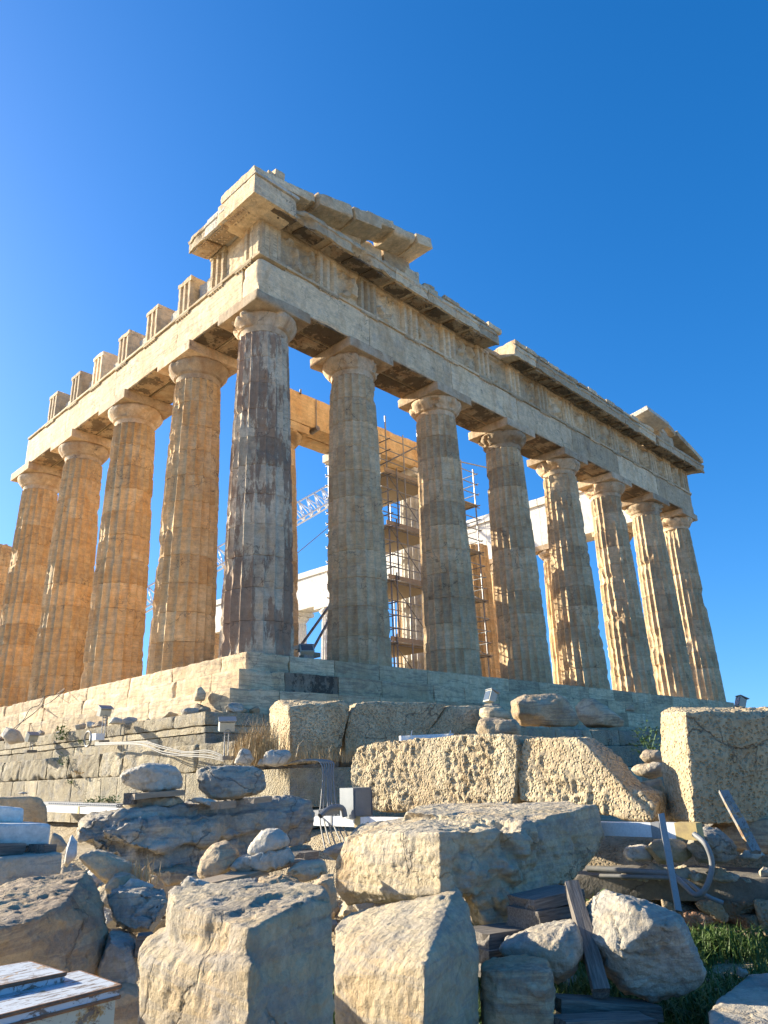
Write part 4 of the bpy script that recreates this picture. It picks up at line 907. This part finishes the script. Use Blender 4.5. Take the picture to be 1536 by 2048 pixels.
for k in range(150):
    px = random.uniform(100, 780); y_ = random.uniform(1700, 1850); p = atz(px, y_, -4.05 - .3*random.random())
    if p[0] > -3.6: continue
    rubble(p[0], p[1], p[2]-.1, random.uniform(.18, .5), 'broken marble rubble lying in the hollows between the large fallen stones', 'rubble between the fallen stones')
for k in range(30):
    px = random.choice([random.uniform(1130, 1260), random.uniform(930, 1180)]); y_ = random.uniform(1930, 2060); p = atz(px, y_, -4.42)
    rubble(p[0], p[1], p[2]-.03, random.uniform(.1, .3), 'broken marble rubble lying in the hollows between the large fallen stones', 'rubble between the fallen stones')
for k in range(34):
    y = random.uniform(-1.2, 19); rubble(random.uniform(-1.95, -1.55), y, -1.62, random.uniform(.15, .5)*random.choice([.5, 1, 1]), 'chipped marble fragment lying along the ledge at the foot of the sunlit steps', 'fragments on the sunlit ledge')
for k in range(9):
    x = random.uniform(-1.6, 1.2); rubble(x, random.uniform(-1.75, -1.55), -1.62, random.uniform(.15, .4), 'chipped marble fragment lying along the shaded ledge right of the corner', 'fragments on the shaded ledge')
for k in range(22):
    rubble(random.uniform(2, 9), random.uniform(-4.8, -3.2), -2.75, random.uniform(.2, .6), 'broken stone on the terrace behind the row of limestone blocks', 'stones on the terrace')
for k in range(26):
    p = atz(random.uniform(1400, 1480), random.uniform(1945, 2010), -4.38); rubble(p[0], p[1], p[2], random.uniform(.03, .09), 'small pale pebble on the soil beside the corner slab', 'pebbles by the corner slab')
for k in range(26):
    p = at(random.uniform(1210, 1530), 1722, random.uniform(7.8, 8.2)); rubble(p[0], p[1], -3.87, random.uniform(.07, .24), 'small pale stone on the concrete ledge at the right', 'small stones on the ledge')

# ------------------------------------------------------------------ timbers
def beam(name, label, p, q, wd, ht, mat, cat='beam', group=None, roll=0, par=None):
    p = np.array(p, float); q = np.array(q, float); L = np.linalg.norm(q-p); mb = MB()
    V, F = boxgrid((L, wd, ht), .06); s = rng.rand(3)*30
    V = V+(np.abs(V[:, :1]) > L/2-.02)*np.array([1, 0, 0])*.02*fbm(V*20+s, 2)[:, None]+.006*fbm(V*np.array([2, 9, 9])+s, 2)[:, None]*np.array([0, 1, 1])
    o = None; mb.add(V, F); me_o = mb.obj(name, M[mat], None)
    d = Vector(q-p).normalized(); me_o.matrix_world = Matrix.Translation(Vector((p+q)/2)) @ d.to_track_quat('X', 'Z').to_matrix().to_4x4() @ Matrix.Rotation(R(roll), 4, 'X')
    return tag(me_o, label, cat, group)
beam('plank', 'thin weathered plank under the little pile of white stones', at(408, 1768, 5.55), at(596, 1722, 6.1), .16, .03, 'woodl', 'plank')
beam('timber', 'dark timber prop leaning between the stacked timbers and the grey boulder', at(1143, 1768, 5.6), at(1203, 1985, 5.0), .09, .07, 'wood')
beam('timber', 'short grey board topmost of the stack under the great block', at(1042, 1806, 5.75), at(1140, 1784, 6.0), .32, .07, 'wood')
beam('timber', 'charred timber block below the short grey board', at(1046, 1846, 5.7), at(1130, 1830, 6.0), .30, .17, 'wood')
beam('timber', 'grey timber under the broken corner of the great block, upper one', at(950, 1878, 5.6), at(1066, 1860, 5.9), .30, .09, 'wood')
beam('timber', 'grey timber under the broken corner of the great block, middle one', at(950, 1908, 5.55), at(1052, 1890, 5.8), .32, .08, 'wood')
beam('timber', 'grey timber under the broken corner of the great block, lowest one', at(950, 1938, 5.55), at(1046, 1918, 5.8), .34, .08, 'wood')
beam('plank', 'blue grey plank on the ground at the bottom, nearer one', at(1112, 2050, 4.6), at(1296, 2045, 4.9), .16, .06, 'wood', 'plank')
beam('plank', 'blue grey plank on the ground at the bottom, farther one', at(1110, 2006, 4.9), at(1310, 2022, 5.2), .16, .07, 'wood', 'plank')
beam('timber', 'small dark wood block under the left end of the white fluted boulder', at(258, 1598, 7.59), at(272, 1596, 8.05), .10, .10, 'wood')
beam('timber', 'flat grey board under the white fluted boulder', at(262, 1594, 7.59), at(362, 1585, 7.82), .16, .05, 'woodl')
beam('timber', 'little brown wood block under the left of the flat grey stone', at(432, 1611, 7.53), at(462, 1608, 7.70), .12, .06, 'woodl')
beam('timber', 'little brown wood block under the right of the flat grey stone', at(498, 1602, 7.59), at(534, 1598, 7.82), .12, .05, 'woodl')
beam('timber', 'dark timber under the lower white block', at(-30, 1699, 5.7), at(20, 1697, 5.8), .3, .07, 'wood')
beam('timber', 'dark timber under the sloped end of the lower white block', at(60, 1698, 5.75), at(84, 1697, 5.8), .3, .06, 'wood')
beam('timber', 'black timber end beside the long slab', at(592, 1718, 6.3), at(622, 1714, 6.5), .14, .09, 'wood')
beam('timber', 'dark timber wedge between the dark rough rock and the split block', at(272, 1890, 4.7), at(306, 1888, 4.7), .12, .10, 'wood')

# ------------------------------------------------------------------ rusty metal boxes
def metal_box(label, corners, z, h, lip, mats):
    top = [atz(px, py, z) for px, py in corners]; c = np.mean(top, 0)
    t = thing('metal_box', label, 'box', (c[0], c[1], z-h))
    def ring(s, zz): return [(c[0]+(p[0]-c[0])*s, c[1]+(p[1]-c[1])*s) for p in top]
    mb = MB(); prism(mb, ring(1.0, 0), z-.035, z, 'z', .5); o = mb.obj('lid', M['lid'], t)
    mb = MB(); r1 = ring(1.006, 0)
    for i in range(len(r1)):
        a, b = r1[i], r1[(i+1) % len(r1)]; cyl(mb, (a[0], a[1], z-.006), (b[0], b[1], z-.006), .007, 6); cyl(mb, (a[0], a[1], z-.036), (b[0], b[1], z-.036), .006, 6)
    mb.obj('lid_edge', M['rust'], t)
    mb = MB(); prism(mb, ring(.965, 0), z-h, z-.036, 'z', .5); mb.obj('body', M[mats], t)
    return t
metal_box('rusty cream metal box with a scratched white lid, nearer one in the bottom left corner', [(-150, 2066), (240, 1969), (158, 1941), (-150, 2005)], -3.50, .9, .04, 'boxc')
metal_box('rusty metal box with a scratched white lid, behind the nearer box at the left edge', [(-150, 2000), (130, 1944), (58, 1922), (-150, 1958)], -3.47, .9, .04, 'boxc')

# ------------------------------------------------------------------ conduit, cabinet, posts
t = thing('cable_duct', 'white square cable duct running in front of the foundation, between the stones', 'duct', tuple(atx(636, 1641, -3.62)))
def duct(pa, pb, w_, h_, mat, name='duct_section'):
    d = pb-pa; L = np.linalg.norm(d); V, F = boxgrid((L, w_, h_), .5); q = Vector(d).to_track_quat('X', 'Z').to_matrix(); V = V@np.array(q).T+(pa+pb)/2
    mb = MB(); mb.add(V, F); return mb.obj(name, M[mat], t)
A_, B_, C_, D_ = atx(1357, 1661, -3.62), atx(1322, 1660, -3.62), atx(636, 1641, -3.62), atx(96, 1617, -3.62)
duct(B_, A_, .11, .125, 'white'); duct(C_, B_+np.array([0, .05, 0]), .11, .115, 'white'); duct(D_, C_, .11, .115, 'white')
e = (A_-B_)/np.linalg.norm(A_-B_); duct(A_, A_+e*.19, .13, .135, 'yel', 'end_cap'); duct(atx(716, 1643, -3.62), atx(727, 1644, -3.62), .125, .13, 'yel', 'joint_band')
duct(atx(161, 1620, -3.62), atx(165, 1620, -3.62), .125, .13, 'yel', 'joint_band'); duct(atx(668, 1642, -3.62), atx(671, 1642, -3.62), .125, .13, 'tray', 'joint_band'); duct(B_-e*.06, B_+e*.02, .13, .13, 'tray', 'joint_band')
t = thing('cable_tray', 'long perforated grey metal tray behind the white duct at the left', 'tray', tuple(atx(160, 1608, -3.3)))
duct(atx(94, 1606, -3.35), atx(246, 1611, -3.35), .25, .06, 'tray', 'tray')
mb = MB()
for k in range(34):
    p = atx(98+4.3*k, 1606.6+.14*k, -3.48); V, F = boxgrid((.012, .05, .018), 1); mb.add(V+p, F)
mb.obj('slot_row', M['boxd'], t)
t = thing('bracket_rail', 'short white metal channel with two upright brackets lying on the long pitted block', 'rail', tuple(at(850, 1475, 11)))
duct(at(800, 1477, 10.9), at(905, 1472, 11.3), .06, .07, 'white', 'rail'); duct(at(822, 1472, 10.9), at(824, 1461, 10.9), .05, .012, 'white', 'bracket'); duct(at(899, 1471, 11.2), at(901, 1461, 11.2), .05, .012, 'white', 'bracket')
t = thing('junction_bracket', 'small galvanised bracket with grey hose beside the cabinet', 'bracket', tuple(at(650, 1630, 9.9)))
duct(at(632, 1627, 9.7), at(672, 1622, 9.9), .10, .07, 'tray', 'channel'); mb = MB(); tube(mb, [at(640, 1632, 9.6), at(660, 1616, 9.7), at(684, 1616, 9.8), at(690, 1634, 9.8)], .035, 8); mb.obj('hose', M['pvc'], t)
# electric cabinet
c0 = at(707, 1634, 9.75); cl = at(680, 1633, 10.05); cr = at(745, 1632, 9.95); ztp = at(707, 1576, 9.75)[2]; zb = c0[2]-.02
t = thing('electric_cabinet', 'grey metal electric cabinet standing behind the white duct', 'cabinet', (c0[0], c0[1], zb))
bk = cl+cr-c0; mb = MB(); prism(mb, [(c0[0], c0[1]), (cr[0], cr[1]), (bk[0], bk[1]), (cl[0], cl[1])], zb, ztp, 'z', .5); mb.obj('body', M['boxg'], t)
n_ = np.array([(c0-cl)[0], (c0-cl)[1], 0]); n_ /= np.linalg.norm(n_); a_ = c0+(cr-c0)*.08; b_ = c0+(cr-c0)*.92
mb = MB(); prism(mb, [tuple((a_+n_*.003)[:2]), tuple((a_+n_*.015)[:2]), tuple((b_+n_*.015)[:2]), tuple((b_+n_*.003)[:2])], zb+.03, ztp-.03, 'z'); mb.obj('door', M['boxg'], t)
mb = MB(); b2_ = b_+(cr-c0)*.05; prism(mb, [tuple((b_+n_*.003)[:2]), tuple((b_+n_*.02)[:2]), tuple((b2_+n_*.02)[:2]), tuple((b2_+n_*.003)[:2])], zb+.03, ztp-.03, 'z'); mb.obj('trim', M['boxd'], t)
beam('steel_post', 'slim grey steel post leaning in front of the white duct at the right', at(1322, 1628, 7.15), at(1357, 1822, 6.9), .05, .06, 'tray', 'post')
beam('painted_post', 'chipped white steel angle leaning against the tall block at the right', at(1447, 1582, 8.0), at(1512, 1704, 7.6), .085, .035, 'boxp', 'post')

# ledge, rubble wall, pipes on the right
g0, g1 = at(1140, 1765, 8.35), at(1640, 1765, 8.1); dv = (g1-g0); dv[2] = 0; Lg = np.linalg.norm(dv); ang = math.degrees(math.atan2(dv[1], dv[0])); rm = rotm('Z', ang)
t = thing('retaining_wall', 'low rubble stone wall with a cracked concrete ledge above the grass at the right', 'wall', (g0[0], g0[1], -4.45))
mb = MB(); eblock(mb, -Lg/2, Lg/2, 0, 1.3, -.11, .11, .05, .05, .015, rot=rm); V = mb.V[0]; V -= V.mean(0); V += (g0+g1)/2*np.array([1, 1, 0])+np.array([-dv[1], dv[0], 0])/Lg*.6*1+np.array([0, 0, -3.97])
mb.obj('ledge', M['conc'], t, smooth=True, angle=R(40))
mb = MB(); sx = 0
for row in range(4):
    sx = -.1*row; zc = -4.14-.115*row
    while sx < Lg:
        wd = random.uniform(.12, .3); hh = .135
        rs = rng.rand(12, 3)-.5; q = np.sign(rs)*np.abs(rs)**.35*np.array([wd, .28, hh])*.98
        me, V = rock_mesh([q], .02, .016, .8, 0, 1, random.randint(1, 999)); p = g0+dv/Lg*(sx+wd/2)+np.array([-dv[1], dv[0], 0])/Lg*(.12-.02*row); V = V@rm.T+np.array([p[0], p[1], zc])
        mb.add(V, [tuple(f.vertices) for f in me.polygons], random.random()); bpy.data.meshes.remove(me); sx += wd+.012
V, F = boxgrid((Lg, 1.0, .62), .5); nn = np.array([-dv[1], dv[0], 0])/Lg; V = V@rm.T+(g0+g1)/2*np.array([1, 1, 0])+nn*.68+np.array([0, 0, -4.33]); mb.add(V, F, .2)
mb.obj('rubble_masonry', M['rub'], t, smooth=True)
def tubething(name, label, cat, pts, r, mat, n=8, sub=8, rib=0, group=None):
    mb = MB(); tube(mb, pts, r, n, sub, rib=rib); o = mb.obj(name, M[mat], None, smooth=True, loc=np.array(pts[0])); return tag(o, label, cat, group)
tubething('pipe', 'straight grey plastic pipe fixed along the rubble wall', 'pipe', [at(1175, 1738, 7.9), at(1260, 1742, 7.75), at(1350, 1748, 7.6)], .026, 'pvc')
tubething('pipe', 'thinner grey pipe under the straight one, bending down to the ground', 'pipe', [at(1200, 1752, 7.85), at(1340, 1756, 7.6), at(1375, 1765, 7.5), at(1410, 1790, 7.3), at(1446, 1806, 7.3)], .02, 'pvc')
tubething('hose', 'corrugated grey hose looping down from the yellow duct end', 'hose', [at(1388, 1668, 7.1), at(1412, 1690, 7.0), at(1424, 1730, 7.0), at(1412, 1775, 7.0), at(1392, 1790, 7.05), at(1370, 1772, 7.2), at(1350, 1752, 7.4)], .021, 'pvc', 10, 26, rib=.13)
t = thing('hanging_cables', 'bundle of pale conduits hanging over the foundation corner beside the cabinet', 'cables', tuple(at(650, 1620, 9.9)))
for k in range(6):
    o_ = random.uniform(-4, 4); mb = MB(); tube(mb, [at(560+o_, 1530, 11.7), at(610, 1522-k*.5, 11.4), at(638+k*5, 1523, 11.1), at(646+k*4, 1545, 10.9), at(642+k*5+o_, 1600, 10.6), at(640+k*8, 1640, 10.2), at(650+k*10+o_, 1690+random.uniform(-10, 10), 9.8)], .010, 7, 8); mb.obj('conduit', M['cable'] if k < 4 else M['pvc'], t, smooth=True)
t = thing('conduit_bundle', 'bundle of pale wavy conduits lying along the foundation ledge between two floodlights', 'cables', tuple(at(330, 1500, 14)))
for k in range(4):
    f = k*5+random.uniform(-2, 2); mb = MB(); tube(mb, [atx(190, 1486+f*.3, -2.95), atx(252, 1484+f*.3, -2.95), atx(290, 1483+f*.6+random.uniform(-1, 1), -2.97), atx(325, 1492+f, -2.98), atx(370, 1503+f*.6, -2.98), atx(415, 1500+f, -3.0), atx(448, 1512+f*.7, -3.0)], .010, 7, 8); mb.obj('conduit', M['cable'], t, smooth=True)
tubething('cable', 'thin black cable trailing down the sunlit steps at the left, upper one', 'cable', [atx(132, 1377, .0)-np.array([.03, 0, 0]), atx(112, 1389, -.04), atx(90, 1393, -.72), atx(78, 1410, -.74), atx(60, 1418, -1.43), atx(48, 1438, -1.5), atx(15, 1478, -2.0)], .012, 'black', 6)
tubething('cable', 'thin black cable trailing down the sunlit steps at the left, lower one', 'cable', [atx(130, 1380, -.05), atx(104, 1402, -.74), atx(84, 1412, -.76), atx(66, 1428, -1.44), atx(30, 1455, -1.9), atx(8, 1486, -2.3)], .012, 'black', 6)

# ------------------------------------------------------------------ floodlights
def flood(label, p, yaw, s=1.0, post=.35, coil=True, tilt=20, up=1):
    t = thing('floodlight', label, 'floodlight', tuple(p)); p = np.array(p, float)
    rz = rotm('Z', yaw); rt_ = rz@rotm('X', tilt)
    top = p+np.array([0, 0, post*s])
    mb = MB(); V = np.array([(-.15, -.06, -.11), (.15, -.06, -.11), (.17, .10, -.13), (-.17, .10, -.13), (-.15, -.06, .07), (.15, -.06, .07), (.17, .10, .12), (-.17, .10, .12)])*s
    mb.add(V@rt_.T+top+np.array([0, 0, .1*s]), [(0, 3, 2, 1), (4, 5, 6, 7), (0, 1, 5, 4), (1, 2, 6, 5), (2, 3, 7, 6), (3, 0, 4, 7)]); h = mb.obj('housing', M['lampg'], t)
    mb = MB(); V, F = boxgrid((.36*s, .22*s, .018*s), 1); mb.add((V+np.array([0, .02*s, .125*s]))@(rz@rotm('X', tilt+8)).T+top+np.array([0, 0, .1*s]), F); mb.obj('visor', M['tray'], h)
    mb = MB(); V, F = boxgrid((.28*s, .01*s, .2*s), 1); mb.add((V+np.array([0, .105*s, 0]))@rt_.T+top+np.array([0, 0, .1*s]), F); mb.obj('lamp_glass', M['glass'], h)
    mb = MB(); 
    for sx_ in (-1, 1): cyl(mb, top+rz@np.array([sx_*.04*s, 0, 0]), p+rz@np.array([sx_*.04*s, 0, 0]), .012*s, 6)
    cyl(mb, top+rz@np.array([-.06*s, 0, -.05*s]), top+rz@np.array([.06*s, 0, -.05*s]), .015*s, 6)
    mb.obj('bracket', M['tray'], t)
    mb = MB(); eblock(mb, p[0]-.15*s, p[0]+.15*s, p[1]-.1*s, p[1]+.1*s, p[2]-.08*s, p[2], .1, .01, .001); mb.obj('base', M['conc'], t)
    if coil:
        mb = MB(); cc = top+np.array([0, -.02, -.06*s]); tube(mb, [cc+rz@np.array([math.cos(a)*.07*s, .02*math.sin(a*2)-.03, math.sin(a)*.07*s]) for a in np.linspace(0, 12, 22)], .007*s, 6, 3); mb.obj('cable_coil', M['cable'], t)
    return t
vy = 54
flood('pale floodlight on a short stand on the ledge left of the corner', tuple(atx(205, 1480, -2.45)), 0, .85, .62)
flood('cream floodlight on a stand just left of the dry grass', tuple(at(452, 1512, 11.9)), -30, .74, .5)
flood('floodlight on the shaded step above the smooth limestone block', tuple(at(984, 1408, 14.3)), 60, .85, .05, False)
flood('small floodlight against the sky at the far right corner of the steps', tuple(at(1486, 1420, 26)), 40, 1.25, .08, False)
flood('low floodlight with a coiled cable at the left edge of the ledge', tuple(atx(62, 1500, -2.6)), 10, .85, .25)
flood('small square floodlight lying on the top step beside the corner column', tuple(at(613, 1311, 19.5)), 150, 1.1, .0, False, 45)
t = thing('junction_box', 'small pale junction box with a looped cable on the ledge right of the first floodlight', 'box', tuple(atx(192, 1482, -2.75)))
V, F = boxgrid((.2, .3, .14), .5); mb = MB(); mb.add(V+atx(194, 1474, -2.75), F); mb.obj('housing', M['white'], t); mb = MB(); c_ = atx(180, 1478, -2.8)
tube(mb, [c_+np.array([-.05, math.cos(a)*.16, math.sin(a)*.16]) for a in np.linspace(0, 6.3, 12)], .022, 7, 3); mb.obj('cable', M['cable'], t)

# ------------------------------------------------------------------ scaffold inside the porch
t = thing('scaffold', 'steel tube scaffold with timber decks around the rebuilt white column inside the temple', 'scaffold', (12.5, 6, .1))
def rod(name, p, q, r=.03, mat='steel', par=None):
    mb = MB(); cyl(mb, p, q, r, 7); mb.obj(name, M[mat], par or t)
lv = [1.75, 4.15, 6.35, 8.6]
sx_ = [9.7, 11.7, 15.55]; sy_ = [4.35, 5.1, 7.9]
for x in sx_:
    for y in (4.35, 7.9): rod('standard', (x, y, 0), (x, y, 11.2 if x < 15 else 10.4), .032)
for x in (10.7, 13.6, 14.6):
    rod('standard', (x, 4.3, 0), (x, 4.3, 10.6), .028, 'tray'); rod('standard', (x, 7.9, 0), (x, 7.9, 10.0), .028)
rod('standard', (15.55, 5.6, 0), (15.55, 5.6, 10.2), .03); rod('standard', (9.7, 5.9, 0), (9.7, 5.9, 9.9), .03)
for i, z in enumerate(lv):
    for (dx0, dx1) in ((9.5, 12.4), (14.6, 15.7)):
        o = MB(); V, F = boxgrid((dx1-dx0, 3.4, .045), .5); o.add(V+np.array([(dx0+dx1)/2, 6.0, z]), F); o.obj('deck', M['deck'], t)
    o = MB(); V, F = boxgrid((2.16, .75, .045), .5); o.add(V+np.array([13.5, 4.7, z-.002]), F); o.obj('deck', M['deck'], t)
    o = MB(); V, F = boxgrid((2.9, .03, .18), .5); o.add(V+np.array([10.95, 4.29, z+.12]), F); o.obj('toe_board', M['woodl'], t)
    for dz in (-.09, .55, 1.05, 1.6):
        rod('ledger', (9.3, 4.33, z+dz), (15.8, 4.33, z+dz), .024, 'tray' if dz > 0 else 'steel')
    for dz in (-.06, .5, 1.0, 1.5):
        rod('transom', (15.55, 4.1, z+dz), (15.55, 8.1, z+dz), .024); rod('transom', (9.7, 4.1, z+dz), (9.7, 8.1, z+dz), .024)
        rod('ledger', (9.5, 7.9, z+dz), (15.7, 7.9, z+dz), .024)
    rod('brace', (15.55, 4.35, z), (15.55, 7.9, z+2.0), .022); rod('brace', (9.7, 4.35, z), (11.7, 4.35, z-1.9), .02)
for i, z in enumerate(lv): rod('standard_stub', (9.75+.12*i, 4.2, z-2.2), (9.75+.12*i, 4.2, z+.3), .032)
rod('guard_rail', (13.6, 3.9, 10.15), (17.6, 3.9, 10.7), .03, 'tray'); rod('guard_rail', (9.6, 4.9, 9.0), (12.6, 4.5, 11.0), .035)
t = thing('steel_brace', 'pair of dark steel props slanting behind the corner column', 'brace', tuple(at(600, 1300, 40)))
for (a, b) in (((598, 1296), (660, 1210)), ((618, 1312), (660, 1236))): rod('prop', tuple(at(*a, 26)), tuple(at(*b, 26)), .05)
t = thing('stone_props', 'rusty bracket and timber on the top step between the first two front columns', 'bracket', tuple(at(618, 1308, 21)))
mb = MB(); V, F = boxgrid((.45, .3, .12), .3); mb.add(V+at(622, 1310, 21), F); mb.obj('timber', M['woodl'], t); mb = MB(); V, F = boxgrid((.5, .25, .1), .3); mb.add(V+at(607, 1296, 20.5), F); mb.obj('bracket', M['lampg'], t)

# ------------------------------------------------------------------ crane beyond
c0 = at(700, 985, 52); c1 = at(270, 1232, 52)
t = thing('tower_crane', 'white lattice crane jib slanting up behind the temple columns', 'crane', tuple(c1))
mb = MB(); ax = c0-c1; L = np.linalg.norm(ax); ax /= L; up_ = np.cross(np.cross(ax, (0, 0, 1)), ax); up_ /= np.linalg.norm(up_); sd_ = np.cross(ax, up_)
ch = [sd_*.6, -sd_*.6, up_*1.35]; n = 26
for c in ch: cyl(mb, c1+c, c0+c, .07, 6)
for k in range(n):
    a = c1+ax*L*k/n; b = c1+ax*L*(k+.5)/n; e2 = c1+ax*L*(k+1)/n
    for c in ch[:2]: cyl(mb, a+c, b+ch[2], .045, 5); cyl(mb, b+ch[2], e2+c, .045, 5)
    cyl(mb, a+ch[0], a+ch[1], .045, 5)
mb.obj('jib', M['white'], t)
mb = MB(); cyl(mb, c0+up_*1.3, at(560, 1022, 52), .035, 5); mb.obj('stay_cable', M['white'], t); mb = MB(); cyl(mb, at(662, 1050, 52), at(560, 1135, 52), .03, 5); mb.obj('stay_cable', M['steel'], t)

# ------------------------------------------------------------------ plants
def blades(mb, pts, lmin, lmax, wd, lean=.5, curl=.4):
    V = []; F = []
    for p in pts:
        a = random.uniform(0, 6.28); L = random.uniform(lmin, lmax); ln = random.uniform(.05, lean); d = np.array([math.cos(a), math.sin(a), 0]); s_ = np.array([-d[1], d[0], 0])*wd*random.uniform(.6, 1.3)
        b = p+d*L*ln*.35+np.array([0, 0, L*.55]); c = p+d*L*ln*(1+curl)+np.array([0, 0, L*(1-ln*.35)]); i = len(V)
        V += [p-s_, p+s_, b+s_*.75, b-s_*.75, c]; F += [(i, i+1, i+2, i+3), (i+3, i+2, i+4)]
    mb.add(np.array(V), F)
def gh(x, y): return float(ground_h(np.array(x), np.array(y)))
mb = MB(); pts = []
for k in range(52000):
    x = random.uniform(-6.6, -3.0); y = random.uniform(-14.2, -9.6); v = pn(np.array([[x*1.3, y*1.3, 3.1]]))[0]
    if v < -.5 or (x+3.31)*.953+(y+10.24)*.304 > random.random()*.1 or (y > -10.4 and x > -3.5): continue
    pts.append(np.array([x, y, gh(x, y)-.02+.05*v]))
blades(mb, pts, .05, .21, .0055, .8)
tag(mb.obj('grass', M['grass'], None, loc=(-5, -12, -4.42)), 'green grass growing in the shade around the fallen stones', 'grass', kind='stuff')
def weed(label, c, r, h, n, mat='leaf', leaf=.03):
    mb = MB(); V = []; F = []; c = np.array(c)
    for k in range(max(5, n//25)):
        q = c+np.array([random.uniform(-r, r)*.8, random.uniform(-r, r)*.8, h*.8*random.random()]); i = len(V); s_ = np.array([.004, .004, 0]); V += [c-s_, c+s_, q+s_, q-s_]; F.append((i, i+1, i+2, i+3))
    i = len(V); b_ = r*.3; V += [c+np.array(v) for v in ((-b_, -b_, 0), (b_, -b_, 0), (b_, b_, 0), (-b_, b_, 0), (0, 0, h*.1))]; F += [(i, i+1, i+4), (i+1, i+2, i+4), (i+2, i+3, i+4), (i+3, i, i+4)]
    for k in range(n):
        a = random.uniform(0, 6.28); rr = r*math.sqrt(random.random()); zz = h*random.random()*(1-.5*rr/r); p = np.array(c)+np.array([math.cos(a)*rr, math.sin(a)*rr, zz])
        d = np.array([math.cos(a+random.uniform(-1, 1)), math.sin(a+random.uniform(-1, 1)), random.uniform(-.2, .9)]); d /= np.linalg.norm(d); s_ = np.cross(d, (0, 0, 1)); s_ /= np.linalg.norm(s_)+1e-6; L = leaf*random.uniform(.6, 1.4); i = len(V)
        V += [p, p+d*L*.5+s_*L*.3, p+d*L, p+d*L*.5-s_*L*.3]; F.append((i, i+1, i+2, i+3))
    mb.add(np.array(V), F); return tag(mb.obj('weed', M[mat], None, loc=c), label, 'weed')
weed('leafy green weed on the foundation ledge at the left', tuple(atx(122, 1480, -2.35)), .17, .42, 260, leaf=.07)
weed('small green weed hanging in the joint below the leafy weed', tuple(atx(124, 1530, -2.85)), .13, .3, 120, leaf=.05)
weed('wide green weed clump at the foot of the foundation behind the tray', tuple(atx(192, 1612, -3.15)), .3, .2, 260, leaf=.06)
weed('small green weed at the foot of the foundation, right of the wider one', tuple(atx(228, 1610, -3.15)), .14, .18, 100, leaf=.06)
weed('dark little weed growing on the face of the foundation', tuple(atx(140, 1568, -3.0)), .08, .12, 80, leaf=.04)
weed('yellowish weed in the joint above the lower foundation course', tuple(atx(158, 1550, -3.0)), .14, .12, 90, 'dry', .05)
weed('green weed beside the coiled cable of the first floodlight', tuple(atx(166, 1490, -2.8)), .1, .16, 80, leaf=.05)
weed('dark thorny bush in the shaded corner beside the tall block', tuple(at(1300, 1508, 11.5)), .25, .5, 240, leaf=.06)
for k in range(11):
    px = 1090+random.uniform(0, 120); p = at(px, 1790+random.uniform(-25, 20), 6.9+random.random()*.6)
    weed('broad leaved green weed growing beyond the stacked timbers', (p[0], p[1], -4.42+.1), .16, .42, 110, leaf=.08)['group'] = 'weeds beyond the timbers'
for k in range(14):
    p = at(random.uniform(1180, 1536), 1822, 7.6+random.random()*.4); weed('low green weed at the foot of the rubble wall', (p[0], p[1], -4.42), .2, .22, 110, leaf=.05)['group'] = 'weeds along the rubble wall'
def tuft(label, px, py, d, n, lmin, lmax, spread, mat='dry'):
    c = at(px, py, d); mb = MB(); blades(mb, [c+np.array([random.gauss(0, spread), random.gauss(0, spread), random.uniform(-.03, .03)]) for _ in range(n)], lmin, lmax, .004, .55, .3)
    tag(mb.obj('dry_grass', M[mat], None, loc=c), label, 'grass tuft')
tuft('tall dry grass tuft beside the sunlit end block', 520, 1528, 12.0, 700, .3, .8, .16)
tuft('dry grass tuft between the floodlight and the end block', 492, 1520, 12.0, 260, .2, .5, .14)
tuft('thin dry grass in front of the end block', 600, 1525, 11.9, 320, .1, .42, .28)
tuft('dark dry stalks in front of the cracked block', 700, 1522, 12.2, 200, .1, .4, .25)
tuft('small dry tuft on the pale wedge of marble', 275, 1770, 5.7, 90, .08, .2, .05)
